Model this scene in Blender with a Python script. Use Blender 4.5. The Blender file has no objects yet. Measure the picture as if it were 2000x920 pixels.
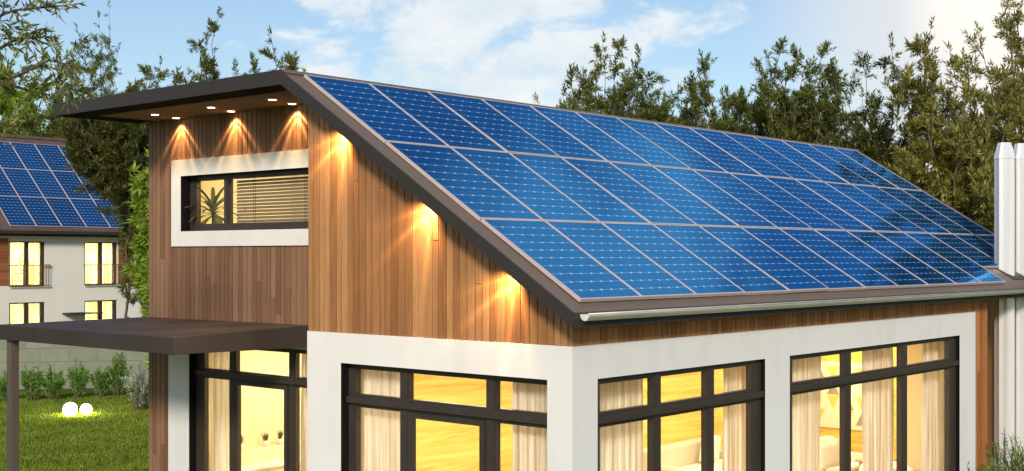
import bpy, math, random
import numpy as np
from mathutils import Vector, Matrix, noise

R = math.radians
PI = math.pi
S = bpy.context.scene
COL = S.collection

# ------------------------------------------------------------------ camera
cam_d = bpy.data.cameras.new("camera")
cam = bpy.data.objects.new("camera", cam_d)
COL.objects.link(cam)
CAM = Vector((7.4833, -9.4855, 4.1))
YAW, FPX, HV = 0.7154, 2485.5, 500.0
cam.location = CAM
cam.rotation_euler = (PI / 2, 0, YAW)
cam_d.sensor_width = 36
cam_d.lens = 36 * FPX / 2000
cam_d.shift_y = 40 / 2000
cam_d.clip_end = 2000
S.camera = cam
CR = Vector((math.cos(YAW), math.sin(YAW), 0))
CF = Vector((-math.sin(YAW), math.cos(YAW), 0))


def at(px, py, dist):
    """A spot this many metres ahead of the photographer, seen at photo pixel px, py."""
    d = CF + CR * ((px - 1000) / FPX) + Vector((0, 0, 1)) * ((HV - py) / FPX)
    return CAM + d * dist


def seen(p):
    d = Vector(p) - CAM
    z = d.dot(CF)
    return 1000 + FPX * d.dot(CR) / z, HV - FPX * d.z / z


# ------------------------------------------------------------------ sky, sun, exposure
SUN_DIR = Vector((0.56, -0.73, 0.41)).normalized()
SUN_EL = math.asin(SUN_DIR.z)
SUN_AZ = math.atan2(SUN_DIR.x, SUN_DIR.y)
S.view_settings.view_transform = 'Standard'
S.view_settings.look = 'None'
S.view_settings.exposure = 0.25
S.view_settings.gamma = 1
S.render.engine = 'CYCLES'
S.cycles.max_bounces = 8
S.cycles.transparent_max_bounces = 16
S.cycles.caustics_reflective = False
S.cycles.caustics_refractive = False
S.cycles.sample_clamp_indirect = 4
try:
    S.cycles.use_denoising = True
except Exception:
    pass


class NT:
    """Small wrapper round a node tree."""
    def __init__(self, tree):
        self.t = tree
        tree.nodes.clear()

    def n(self, kind, **kw):
        nd = self.t.nodes.new(kind)
        for k, v in kw.items():
            if k == 'ins':
                for i, val in v.items():
                    if isinstance(val, bpy.types.NodeSocket):
                        self.t.links.new(val, nd.inputs[i])
                    else:
                        nd.inputs[i].default_value = val
            else:
                setattr(nd, k, v)
        return nd

    def m(self, op, a, b=None, c=None, clamp=False):
        nd = self.t.nodes.new('ShaderNodeMath')
        nd.operation = op
        nd.use_clamp = clamp
        for i, v in enumerate((a, b, c)):
            if v is None:
                continue
            if isinstance(v, bpy.types.NodeSocket):
                self.t.links.new(v, nd.inputs[i])
            else:
                nd.inputs[i].default_value = v
        return nd.outputs[0]

    def mix(self, f, a, b, blend='MIX'):
        nd = self.t.nodes.new('ShaderNodeMix')
        nd.data_type = 'RGBA'
        nd.blend_type = blend
        for i, v in ((0, f), (6, a), (7, b)):
            if isinstance(v, bpy.types.NodeSocket):
                self.t.links.new(v, nd.inputs[i])
            else:
                nd.inputs[i].default_value = v if i == 0 else (tuple(v) + (1,))[:4]
        return nd.outputs[2]

    def ramp(self, f, stops):
        nd = self.t.nodes.new('ShaderNodeValToRGB')
        e = nd.color_ramp.elements
        while len(e) < len(stops):
            e.new(0.5)
        for el, (p, c) in zip(e, stops):
            el.position = p
            el.color = (tuple(c) + (1,))[:4]
        self.t.links.new(f, nd.inputs[0])
        return nd.outputs[0]

    def noise(self, vec, scale, detail=3, rough=0.55, dist=0.0):
        nd = self.n('ShaderNodeTexNoise')
        if vec is not None:
            self.t.links.new(vec, nd.inputs['Vector'])
        nd.inputs['Scale'].default_value = scale
        nd.inputs['Detail'].default_value = detail
        nd.inputs['Roughness'].default_value = rough
        nd.inputs['Distortion'].default_value = dist
        return nd.outputs[0]

    def mapr(self, v, a, b, c=0.0, d=1.0, smooth=False):
        nd = self.n('ShaderNodeMapRange')
        if smooth:
            nd.interpolation_type = 'SMOOTHSTEP'
        self.t.links.new(v, nd.inputs[0])
        for i, x in zip((1, 2, 3, 4), (a, b, c, d)):
            nd.inputs[i].default_value = x
        return nd.outputs[0]


w = bpy.data.worlds.new("World")
S.world = w
w.use_nodes = True
nt = NT(w.node_tree)
sky = nt.n('ShaderNodeTexSky', sky_type='NISHITA', sun_disc=False)
sky.sun_elevation = SUN_EL
sky.sun_rotation = SUN_AZ
sky.air_density = 1.0
sky.dust_density = 0.6
sky.ozone_density = 1.6
tc = nt.n('ShaderNodeTexCoord')
vec = tc.outputs['Generated']


def dir_of(px, py):
    return (CF + CR * ((px - 1000) / FPX) + Vector((0, 0, 1)) * ((HV - py) / FPX)).normalized()


def dot_with(d):
    nd = nt.n('ShaderNodeVectorMath', operation='DOT_PRODUCT')
    nt.t.links.new(vec, nd.inputs[0])
    nd.inputs[1].default_value = d
    return nd.outputs['Value']


# clear sky base a little paler and cyaner, as in late-afternoon light
base = nt.mix(1.0, sky.outputs[0], (1.25, 1.30, 1.34), 'MULTIPLY')
base = nt.mix(0.16, base, (6.0, 7.6, 9.2))
# cloud bank (broken cumulus) to the north-west
mp = nt.n('ShaderNodeMapping')
nt.t.links.new(vec, mp.inputs[0])
mp.inputs['Scale'].default_value = (1, 1, 1.9)
n1 = nt.noise(mp.outputs[0], 13.0, 8, 0.58, 0.3)
n2 = nt.noise(mp.outputs[0], 3.0, 2, 0.5)
bank = nt.mapr(dot_with(dir_of(940, 60)), math.cos(0.24), math.cos(0.03), 0, 1, True)
dens = nt.m('ADD', n1, nt.m('MULTIPLY', nt.m('SUBTRACT', n2, 0.5), 0.3))
dens = nt.m('ADD', dens, nt.m('SUBTRACT', nt.m('MULTIPLY', bank, 0.34), 0.13))
cl = nt.mapr(dens, 0.565, 0.74, 0, 0.92, True)
shade = nt.noise(mp.outputs[0], 16.0, 4, 0.6)
ccol = nt.ramp(shade, [(0.3, (7.9, 8.9, 9.5)), (0.65, (10.0, 10.3, 10.4))])
base = nt.mix(cl, base, ccol)
# sun glow painted into the sky colour, low on the right
# bright sky lobe added out of view to the north to brighten panel reflections
hi = Vector((-math.sin(R(17)) * math.cos(R(34)), math.cos(R(17)) * math.cos(R(34)), math.sin(R(34))))
b2 = nt.mapr(nt.m('ADD', dot_with(hi), nt.m('MULTIPLY', nt.m('SUBTRACT', n1, 0.5), 0.02)), math.cos(0.16), math.cos(0.02), 0, 0.9, True)
base = nt.mix(b2, base, (14.5, 15.5, 16.0))
g = dot_with(dir_of(2010, 0))
g1 = nt.mapr(g, math.cos(0.215), math.cos(0.0), 0, 1, True)
g2 = nt.mapr(g, math.cos(0.10), math.cos(0.0), 0, 1, True)
base = nt.mix(nt.m('MULTIPLY', g1, 0.85), base, (9.3, 9.2, 9.0))
base = nt.mix(nt.m('MULTIPLY', g2, 0.8), base, (13.0, 11.9, 10.6))
bg = nt.n('ShaderNodeBackground')
nt.t.links.new(base, bg.inputs[0])
bg.inputs[1].default_value = 0.078
wo = nt.n('ShaderNodeOutputWorld')
nt.t.links.new(bg.outputs[0], wo.inputs[0])

sd = bpy.data.lights.new("sun", 'SUN')
sd.energy = 2.75
sd.angle = R(9)
sd.color = (1.0, 0.90, 0.76)
so = bpy.data.objects.new("sun", sd)
so.rotation_euler = SUN_DIR.to_track_quat('Z', 'Y').to_euler()
so.location = (30, -30, 30)
COL.objects.link(so)


# ------------------------------------------------------------------ materials
MATS = {}


def new_mat(name):
    m = bpy.data.materials.new(name)
    m.use_nodes = True
    MATS[name] = m
    return m, NT(m.node_tree)


def pbsdf(nt, color, rough=0.6, metal=0.0, spec=0.5, bump=None, bump_d=0.01, **extra):
    b = nt.n('ShaderNodeBsdfPrincipled')
    for k, v in (('Base Color', color), ('Roughness', rough), ('Metallic', metal), ('Specular IOR Level', spec)):
        if isinstance(v, bpy.types.NodeSocket):
            nt.t.links.new(v, b.inputs[k])
        elif k == 'Base Color':
            b.inputs[k].default_value = (tuple(v) + (1,))[:4]
        else:
            b.inputs[k].default_value = v
    for k, v in extra.items():
        b.inputs[k.replace('_', ' ')].default_value = v
    if bump is not None:
        bp = nt.n('ShaderNodeBump')
        bp.inputs['Distance'].default_value = bump_d
        bp.inputs['Strength'].default_value = 0.6
        nt.t.links.new(bump, bp.inputs['Height'])
        nt.t.links.new(bp.outputs[0], b.inputs['Normal'])
    o = nt.n('ShaderNodeOutputMaterial')
    nt.t.links.new(b.outputs[0], o.inputs[0])
    return b


def objco(nt, scale=(1, 1, 1)):
    t = nt.n('ShaderNodeTexCoord')
    mp = nt.n('ShaderNodeMapping')
    nt.t.links.new(t.outputs['Object'], mp.inputs[0])
    mp.inputs['Scale'].default_value = scale
    return mp.outputs[0]


def simple(name, col, rough=0.6, metal=0.0, var=0.12, scale=3.0, bump=0.0, spec=0.5, stretch=(1, 1, 1)):
    m, nt = new_mat(name)
    v = objco(nt, stretch)
    n = nt.noise(v, scale, 5)
    n2 = nt.noise(v, scale * 14, 3)
    f = nt.m('ADD', nt.m('MULTIPLY', n, 0.7), nt.m('MULTIPLY', n2, 0.3))
    lo = tuple(c * (1 - var * 1.6) for c in col)
    hi = tuple(min(1, c * (1 + var * 1.6)) for c in col)
    c = nt.ramp(f, [(0.25, lo), (0.75, hi)])
    r = nt.mapr(n, 0.3, 0.7, max(0.02, rough - 0.08), min(1, rough + 0.08))
    pbsdf(nt, c, r, metal, spec, n2 if bump else None, bump)
    return m


def wood_boards(name, dark, mid, light, streak=(26, 26, 1.1)):
    m, nt = new_mat(name)
    geo = nt.n('ShaderNodeNewGeometry')
    rnd = geo.outputs['Random Per Island']
    t = nt.n('ShaderNodeTexCoord')
    off = nt.n('ShaderNodeVectorMath', operation='ADD')
    nt.t.links.new(t.outputs['Object'], off.inputs[0])
    cmb = nt.n('ShaderNodeCombineXYZ')
    for i in range(3):
        nt.t.links.new(nt.m('MULTIPLY', rnd, 37.0 + 11 * i), cmb.inputs[i])
    nt.t.links.new(cmb.outputs[0], off.inputs[1])
    mp = nt.n('ShaderNodeMapping')
    nt.t.links.new(off.outputs[0], mp.inputs[0])
    mp.inputs['Scale'].default_value = streak
    g1 = nt.noise(mp.outputs[0], 1.0, 6, 0.62, 0.6)
    g2 = nt.noise(mp.outputs[0], 4.0, 4, 0.6)
    tone = nt.m('ADD', nt.m('MULTIPLY', rnd, 0.42), nt.m('MULTIPLY', g1, 0.58))
    c = nt.ramp(tone, [(0.24, dark), (0.5, mid), (0.76, light)])
    c = nt.mix(nt.mapr(g2, 0.5, 0.72, 0, 0.45), c, tuple(x * 0.55 for x in mid))
    pbsdf(nt, c, nt.mapr(g1, 0.3, 0.7, 0.42, 0.62), 0, 0.4, g2, 0.002)
    return m


m, nt_ = new_mat('plaster')
v1 = nt_.noise(objco(nt_), 0.8, 5, 0.6)
v2 = nt_.noise(objco(nt_, (1, 1, 0.09)), 3.2, 4, 0.6)
v3 = nt_.noise(objco(nt_), 90, 3, 0.7)
f_ = nt_.m('ADD', nt_.m('MULTIPLY', v1, 0.5), nt_.m('ADD', nt_.m('MULTIPLY', v2, 0.38), nt_.m('MULTIPLY', v3, 0.12)))
c_ = nt_.ramp(f_, [(0.32, (0.71, 0.695, 0.67)), (0.50, (0.79, 0.775, 0.755)), (0.66, (0.815, 0.805, 0.785))])
pbsdf(nt_, c_, 0.88, 0, 0.3, v3, 0.002)
simple('roof_metal', (0.165, 0.118, 0.088), 0.5, var=0.10, scale=1.0, spec=0.4)
simple('fascia_paint', (0.036, 0.030, 0.027), 0.55, var=0.08, scale=1.5, spec=0.35)
simple('soffit_board', (0.25, 0.185, 0.13), 0.85, var=0.06, scale=2, spec=0.1)
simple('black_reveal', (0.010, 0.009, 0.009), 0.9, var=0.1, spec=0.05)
simple('frame_paint', (0.048, 0.037, 0.031), 0.38, var=0.08, scale=4)
simple('gutter_zinc', (0.80, 0.76, 0.66), 0.42, metal=0.6, var=0.05, scale=3)
simple('alu_edge', (0.56, 0.47, 0.46), 0.4, metal=0.0, var=0.06, scale=6)
simple('dark_backing', (0.03, 0.02, 0.014), 0.8)
wood_boards('cedar_boards', (0.23, 0.098, 0.034), (0.375, 0.176, 0.068), (0.50, 0.262, 0.112))
wood_boards('brown_boards', (0.18, 0.088, 0.046), (0.255, 0.132, 0.073), (0.32, 0.178, 0.103))
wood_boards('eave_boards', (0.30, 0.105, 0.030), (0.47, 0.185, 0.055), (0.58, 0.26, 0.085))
wood_boards('red_boards', (0.20, 0.065, 0.022), (0.30, 0.105, 0.036), (0.38, 0.15, 0.055), (1.1, 1.1, 26))
simple('canopy_metal', (0.050, 0.038, 0.032), 0.6, var=0.16, scale=0.9, spec=0.3)
simple('post_paint', (0.12, 0.095, 0.082), 0.45, var=0.06)
simple('white_linen', (0.80, 0.76, 0.68), 0.9, var=0.03, scale=6, bump=0.002)
simple('sofa_cloth', (0.66, 0.58, 0.46), 0.9, var=0.05, scale=8, bump=0.003)
simple('red_cloth', (0.55, 0.03, 0.02), 0.85)
simple('interior_paint', (0.80, 0.70, 0.48), 0.8, var=0.03)
simple('ceiling_paint', (0.78, 0.74, 0.66), 0.85, var=0.02)
simple('pot_clay', (0.75, 0.74, 0.70), 0.5, var=0.04)
simple('counter_top', (0.78, 0.74, 0.62), 0.3, var=0.05, scale=5)
simple('table_wood', (0.50, 0.33, 0.18), 0.5, var=0.15, scale=6, stretch=(1, 8, 8))
simple('floor_oak', (0.45, 0.29, 0.15), 0.4, var=0.2, scale=2, stretch=(6, 1, 1))
simple('shingle', (0.13, 0.085, 0.075), 0.6, var=0.2, scale=3)
simple('cream_render', (0.76, 0.73, 0.66), 0.85, var=0.04, scale=0.6)
simple('rail_metal', (0.16, 0.12, 0.09), 0.4, metal=0.3)
simple('bark', (0.12, 0.085, 0.058), 0.9, var=0.35, scale=5, bump=0.02, stretch=(3, 3, 0.6))
simple('slat_beige', (0.21, 0.155, 0.11), 0.6, var=0.05)
simple('grey_pattern', (0.34, 0.30, 0.26), 0.8)
simple('yellow_pattern', (0.78, 0.62, 0.16), 0.8)

# interior feature wall: pale oiled timber with long horizontal figure
m, nt_ = new_mat('feature_timber')
v = objco(nt_, (1, 0.35, 5))
n1 = nt_.noise(v, 1.4, 6, 0.6, 1.2)
n2 = nt_.noise(v, 7, 3, 0.6)
c = nt_.ramp(nt_.m('ADD', nt_.m('MULTIPLY', n1, 0.75), nt_.m('MULTIPLY', n2, 0.25)),
             [(0.34, (0.56, 0.38, 0.085)), (0.5, (0.74, 0.57, 0.15)), (0.66, (0.82, 0.69, 0.23))])
pbsdf(nt_, c, 0.5)

# sheer curtains: let light through
m, nt_ = new_mat('curtain_sheer')
v = objco(nt_, (1, 1, 0.02))
cc = nt_.ramp(nt_.noise(v, 22, 2), [(0.35, (0.70, 0.62, 0.53)), (0.6, (0.94, 0.92, 0.87))])
d = nt_.n('ShaderNodeBsdfDiffuse')
tr = nt_.n('ShaderNodeBsdfTranslucent')
nt_.t.links.new(cc, d.inputs[0])
nt_.t.links.new(cc, tr.inputs[0])
mx = nt_.n('ShaderNodeMixShader', ins={0: 0.55, 1: d.outputs[0], 2: tr.outputs[0]})
tps = nt_.n('ShaderNodeBsdfTransparent')
mx = nt_.n('ShaderNodeMixShader', ins={0: 0.14, 1: mx.outputs[0], 2: tps.outputs[0]})
o = nt_.n('ShaderNodeOutputMaterial', ins={0: mx.outputs[0]})

# window glass: see-through with a Fresnel reflection
m, nt_ = new_mat('window_glass')
fr = nt_.n('ShaderNodeFresnel', ins={0: 1.5})
tp = nt_.n('ShaderNodeBsdfTransparent', ins={0: (0.97, 0.97, 0.95, 1)})
gl = nt_.n('ShaderNodeBsdfGlossy', ins={0: (1, 1, 1, 1), 1: 0.01})
gg = nt_.n('ShaderNodeNewGeometry')
ff = nt_.m('MULTIPLY', nt_.m('MULTIPLY', fr.outputs[0], 0.8), nt_.m('SUBTRACT', 1.0, gg.outputs['Backfacing']))
mx = nt_.n('ShaderNodeMixShader', ins={0: ff, 1: tp.outputs[0], 2: gl.outputs[0]})
o = nt_.n('ShaderNodeOutputMaterial', ins={0: mx.outputs[0]})


def glow(name, col, strength):
    m, nt = new_mat(name)
    e = nt.n('ShaderNodeEmission', ins={0: tuple(col) + (1,), 1: strength})
    nt.n('ShaderNodeOutputMaterial', ins={0: e.outputs[0]})


glow('lamp_disc', (1.0, 0.86, 0.66), 6.0)
glow('globe_light', (1.0, 0.90, 0.52), 40.0)

# solar cells: uv runs over 6 x 10 cells
m, nt_ = new_mat('solar_cells')
uvn = nt_.n('ShaderNodeUVMap')
sep = nt_.n('ShaderNodeSeparateXYZ', ins={0: uvn.outputs[0]})
fu = nt_.m('FRACT', sep.outputs[0])
fv = nt_.m('FRACT', sep.outputs[1])
eu = nt_.m('SUBTRACT', 0.5, nt_.m('ABSOLUTE', nt_.m('SUBTRACT', fu, 0.5)))
ev = nt_.m('SUBTRACT', 0.5, nt_.m('ABSOLUTE', nt_.m('SUBTRACT', fv, 0.5)))
dia = nt_.m('LESS_THAN', nt_.m('ADD', eu, ev), 0.112)
hl = nt_.m('LESS_THAN', ev, 0.022)
bus = nt_.m('FRACT', nt_.m('MULTIPLY', sep.outputs[0], 4.0))
bus = nt_.m('LESS_THAN', nt_.m('ABSOLUTE', nt_.m('SUBTRACT', bus, 0.5)), 0.045)
oc = objco(nt_, (1, 1, 1))
ti = nt_.n('ShaderNodeTexCoord')
oi = nt_.n('ShaderNodeObjectInfo')
cell = nt_.n('ShaderNodeTexWhiteNoise', noise_dimensions='3D')
flo = nt_.n('ShaderNodeVectorMath', operation='FLOOR', ins={0: uvn.outputs[0]})
addv = nt_.n('ShaderNodeVectorMath', operation='ADD', ins={0: flo.outputs[0]})
cb = nt_.n('ShaderNodeCombineXYZ', ins={2: nt_.m('MULTIPLY', oi.outputs['Random'], 91.0)})
nt_.t.links.new(cb.outputs[0], addv.inputs[1])
nt_.t.links.new(addv.outputs[0], cell.inputs[0])
rr = nt_.m('ADD', nt_.m('MULTIPLY', cell.outputs[0], 0.25), nt_.m('MULTIPLY', oi.outputs['Random'], 0.75))
c = nt_.ramp(rr, [(0.0, (0.001, 0.026, 0.110)), (1.0, (0.0015, 0.044, 0.175))])
c = nt_.mix(nt_.m('MULTIPLY', bus, 0.28), c, (0.14, 0.34, 0.68))
c = nt_.mix(nt_.m('MULTIPLY', hl, 0.48), c, (0.55, 0.68, 0.85))
c = nt_.mix(nt_.m('MULTIPLY', dia, 0.78), c, (0.80, 0.88, 0.95))
dif = nt_.n('ShaderNodeBsdfDiffuse')
nt_.t.links.new(c, dif.inputs[0])
dust = nt_.mapr(nt_.noise(ti.outputs['Object'], 1.6, 5, 0.65), 0.35, 0.75, 0.03, 0.11)
glo = nt_.n('ShaderNodeBsdfGlossy', ins={0: (0.11, 0.48, 0.95, 1), 1: dust})   # blue anti-reflective coating
frs = nt_.n('ShaderNodeFresnel', ins={0: 1.9})
mxs = nt_.n('ShaderNodeMixShader', ins={0: frs.outputs[0], 1: dif.outputs[0], 2: glo.outputs[0]})
nt_.n('ShaderNodeOutputMaterial', ins={0: mxs.outputs[0]})

# stainless flue, gently ribbed
m, nt_ = new_mat('flue_steel')
n = nt_.noise(objco(nt_, (1, 1, 0.05)), 9, 3)
pbsdf(nt_, nt_.ramp(n, [(0.3, (0.84, 0.83, 0.82)), (0.7, (0.92, 0.91, 0.90))]), 0.3, 0.35, 0.6)


def leaf_mat(name, dark, mid, light, trans=0.35):
    m, nt = new_mat(name)
    geo = nt.n('ShaderNodeNewGeometry')
    cl = nt.noise(objco(nt), 0.9, 3)
    f = nt.m('ADD', nt.m('MULTIPLY', geo.outputs['Random Per Island'], 0.55), nt.m('MULTIPLY', cl, 0.45))
    c = nt.ramp(f, [(0.2, dark), (0.5, mid), (0.82, light)])
    d = nt.n('ShaderNodeBsdfPrincipled')
    nt.t.links.new(c, d.inputs['Base Color'])
    d.inputs['Roughness'].default_value = 0.5
    d.inputs['Specular IOR Level'].default_value = 0.35
    tr = nt.n('ShaderNodeBsdfTranslucent')
    c2 = nt.mix(1.0, c, (1.3, 1.25, 0.5), 'MULTIPLY')
    nt.t.links.new(c2, tr.inputs[0])
    mx = nt.n('ShaderNodeMixShader', ins={0: trans, 1: d.outputs[0], 2: tr.outputs[0]})
    nt.n('ShaderNodeOutputMaterial', ins={0: mx.outputs[0]})


leaf_mat('leaf_olive', (0.048, 0.068, 0.016), (0.17, 0.20, 0.05), (0.38, 0.39, 0.13), 0.42)
leaf_mat('leaf_dark', (0.030, 0.040, 0.011), (0.105, 0.120, 0.030), (0.25, 0.255, 0.07))
leaf_mat('leaf_bright', (0.15, 0.25, 0.03), (0.34, 0.47, 0.07), (0.52, 0.60, 0.15), 0.45)
leaf_mat('leaf_gold', (0.09, 0.10, 0.02), (0.31, 0.30, 0.08), (0.56, 0.51, 0.19), 0.45)
leaf_mat('leaf_shrub', (0.05, 0.13, 0.02), (0.15, 0.31, 0.05), (0.30, 0.48, 0.10), 0.35)
leaf_mat('leaf_silver', (0.10, 0.13, 0.10), (0.25, 0.29, 0.25), (0.5, 0.54, 0.5), 0.3)
leaf_mat('leaf_room', (0.05, 0.06, 0.015), (0.11, 0.12, 0.03), (0.19, 0.18, 0.05), 0.25)
leaf_mat('grass_blade', (0.045, 0.085, 0.008), (0.21, 0.30, 0.028), (0.46, 0.50, 0.08), 0.42)

m, nt_ = new_mat('lawn_soil')
v = objco(nt_)
n1 = nt_.noise(v, 0.5, 4)
n2 = nt_.noise(v, 9, 6, 0.7)
n3 = nt_.noise(v, 60, 3, 0.7)
f = nt_.m('ADD', nt_.m('MULTIPLY', n1, 0.35), nt_.m('ADD', nt_.m('MULTIPLY', n2, 0.35), nt_.m('MULTIPLY', n3, 0.3)))
c = nt_.ramp(f, [(0.35, (0.035, 0.058, 0.008)), (0.52, (0.085, 0.13, 0.018)), (0.66, (0.16, 0.20, 0.035))])
pbsdf(nt_, c, 0.9, 0, 0.2, n3, 0.05)

# garden wall: large pale concrete blocks
m, nt_ = new_mat('block_wall')
t = nt_.n('ShaderNodeTexCoord')
mp_ = nt_.n('ShaderNodeMapping')
nt_.t.links.new(t.outputs['Object'], mp_.inputs[0])
mp_.inputs['Rotation'].default_value = (PI / 2, 0, 0)
br = nt_.n('ShaderNodeTexBrick')
nt_.t.links.new(mp_.outputs[0], br.inputs[0])
br.inputs['Color1'].default_value = (0.20, 0.215, 0.155, 1)
br.inputs['Color2'].default_value = (0.25, 0.265, 0.20, 1)
br.inputs['Mortar'].default_value = (0.15, 0.16, 0.12, 1)
br.inputs['Scale'].default_value = 1.0
br.inputs['Brick Width'].default_value = 0.85
br.inputs['Row Height'].default_value = 0.42
br.inputs['Mortar Size'].default_value = 0.012
n = nt_.noise(objco(nt_), 3.0, 5)
c = nt_.mix(nt_.mapr(n, 0.35, 0.65, 0.0, 0.35), br.outputs[0], (0.15, 0.165, 0.115))
pbsdf(nt_, c, 0.9, 0, 0.3, n, 0.01)
M = MATS


# ------------------------------------------------------------------ mesh helpers
class MB:
    def __init__(self):
        self.v, self.f, self.uv = [], [], {}

    def add(self, vs, fs):
        k = len(self.v)
        self.v += [tuple(p) for p in vs]
        self.f += [tuple(i + k for i in q) for q in fs]

    def box(self, x0, x1, y0, y1, z0, z1):
        self.hexa([(x0, y0, z0), (x1, y0, z0), (x1, y1, z0), (x0, y1, z0),
                   (x0, y0, z1), (x1, y0, z1), (x1, y1, z1), (x0, y1, z1)])

    def hexa(self, p):
        self.add(p, [(3, 2, 1, 0), (4, 5, 6, 7), (0, 1, 5, 4), (1, 2, 6, 5), (2, 3, 7, 6), (3, 0, 4, 7)])

    def prism(self, poly, axis, a, b):
        """poly: points in the two other axes; swept along axis from a to b."""
        n = len(poly)

        def mk(p, s):
            return {'x': (s, p[0], p[1]), 'y': (p[0], s, p[1]), 'z': (p[0], p[1], s)}[axis]
        self.add([mk(p, a) for p in poly] + [mk(p, b) for p in poly],
                 [tuple(range(n))[::-1], tuple(range(n, 2 * n))] +
                 [(i, (i + 1) % n, n + (i + 1) % n, n + i) for i in range(n)])

    def tube(self, pts, rad, sides=7, cap=True):
        pts = [Vector(p) for p in pts]
        if not hasattr(rad, '__len__'):
            rad = [rad] * len(pts)
        k = len(self.v)
        up = Vector((0.31, 0.17, 0.93))
        for i, p in enumerate(pts):
            t = (pts[min(i + 1, len(pts) - 1)] - pts[max(i - 1, 0)])
            t = t.normalized() if t.length > 1e-9 else Vector((0, 0, 1))
            a = t.cross(up)
            if a.length < 1e-3:
                a = t.cross(Vector((1, 0, 0)))
            a.normalize()
            b = t.cross(a)
            for s in range(sides):
                an = 2 * PI * s / sides
                self.v.append(tuple(p + (a * math.cos(an) + b * math.sin(an)) * rad[i]))
        for i in range(len(pts) - 1):
            for s in range(sides):
                q = k + i * sides
                self.f.append((q + s, q + (s + 1) % sides, q + sides + (s + 1) % sides, q + sides + s))
        if cap:
            self.f.append(tuple(k + s for s in range(sides))[::-1])
            e = k + (len(pts) - 1) * sides
            self.f.append(tuple(e + s for s in range(sides)))

    def lathe(self, prof, c, sides=16):
        k = len(self.v)
        for r, z in prof:
            for s in range(sides):
                an = 2 * PI * s / sides
                self.v.append((c[0] + r * math.cos(an), c[1] + r * math.sin(an), c[2] + z))
        for i in range(len(prof) - 1):
            for s in range(sides):
                q = k + i * sides
                self.f.append((q + s, q + (s + 1) % sides, q + sides + (s + 1) % sides, q + sides + s))
        self.f.append(tuple(k + s for s in range(sides))[::-1])
        e = k + (len(prof) - 1) * sides
        self.f.append(tuple(e + s for s in range(sides)))

    def build(self, name, mat, parent=None, smooth=False, bevel=0.0, loc=None):
        me = bpy.data.meshes.new(name)
        vs = self.v
        if loc is not None:
            vs = [(p[0] - loc[0], p[1] - loc[1], p[2] - loc[2]) for p in vs]
        me.from_pydata(vs, [], self.f)
        me.materials.append(mat if not isinstance(mat, str) else M[mat])
        if smooth:
            me.polygons.foreach_set('use_smooth', [True] * len(me.polygons))
        me.update()
        o = bpy.data.objects.new(name, me)
        COL.objects.link(o)
        if loc is not None:
            o.location = loc
        if parent is not None:
            o.parent = parent
            # parents here have no rotation or scale: subtract their world offset
            q, off = parent, Vector((0, 0, 0))
            while q is not None:
                off += q.location
                q = q.parent
            o.location = o.location - off
        if bevel:
            bv = o.modifiers.new('bevel', 'BEVEL')
            bv.width = bevel
            bv.segments = 2
            bv.limit_method = 'ANGLE'
        return o


def tag(o, label=None, cat=None, group=None, kind=None):
    for k, v in (('label', label), ('category', cat), ('group', group), ('kind', kind)):
        if v:
            o[k] = v
    return o


def empty(name, loc, label, cat, group=None):
    o = bpy.data.objects.new(name, None)
    o.empty_display_size = 0.2
    o.location = loc
    COL.objects.link(o)
    return tag(o, label, cat, group)


def copy_tree(o, parent=None):
    c = o.copy()
    COL.objects.link(c)
    c.parent = parent
    for ch in list(o.children):
        copy_tree(ch, c)
    return c


ORD = ['first', 'second', 'third', 'fourth', 'fifth', 'sixth', 'seventh', 'eighth', 'ninth', 'tenth',
       'eleventh', 'twelfth', 'thirteenth', 'fourteenth', 'fifteenth', 'sixteenth']


def cells(mb, axis, d0, d1, u0, u1, z0, z1, holes):
    """A wall slab from d0 to d1 across `axis`, along u and z, with rectangular openings (u0,u1,z0,z1)."""
    us = sorted({u0, u1} | {h for q in holes for h in q[:2] if u0 < h < u1})
    zs = sorted({z0, z1} | {h for q in holes for h in q[2:] if z0 < h < z1})
    nu, nz = len(us) - 1, len(zs) - 1

    def solid(i, j):
        if not (0 <= i < nu and 0 <= j < nz):
            return False
        cu, cz = (us[i] + us[i + 1]) / 2, (zs[j] + zs[j + 1]) / 2
        return not any(q[0] < cu < q[1] and q[2] < cz < q[3] for q in holes)

    def P(u, d, z):
        return (u, d, z) if axis == 'y' else (d, u, z)
    for i in range(nu):
        for j in range(nz):
            if not solid(i, j):
                continue
            a, b, c, e = us[i], us[i + 1], zs[j], zs[j + 1]
            for d in (d0, d1):
                mb.add([P(a, d, c), P(b, d, c), P(b, d, e), P(a, d, e)], [(0, 1, 2, 3)])
            for (ii, jj, q) in ((i - 1, j, (a, c, a, e)), (i + 1, j, (b, c, b, e)),
                                (i, j - 1, (a, c, b, c)), (i, j + 1, (a, e, b, e))):
                if not solid(ii, jj):
                    mb.add([P(q[0], d0, q[1]), P(q[2], d0, q[3]), P(q[2], d1, q[3]), P(q[0], d1, q[1])], [(0, 1, 2, 3)])


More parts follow.
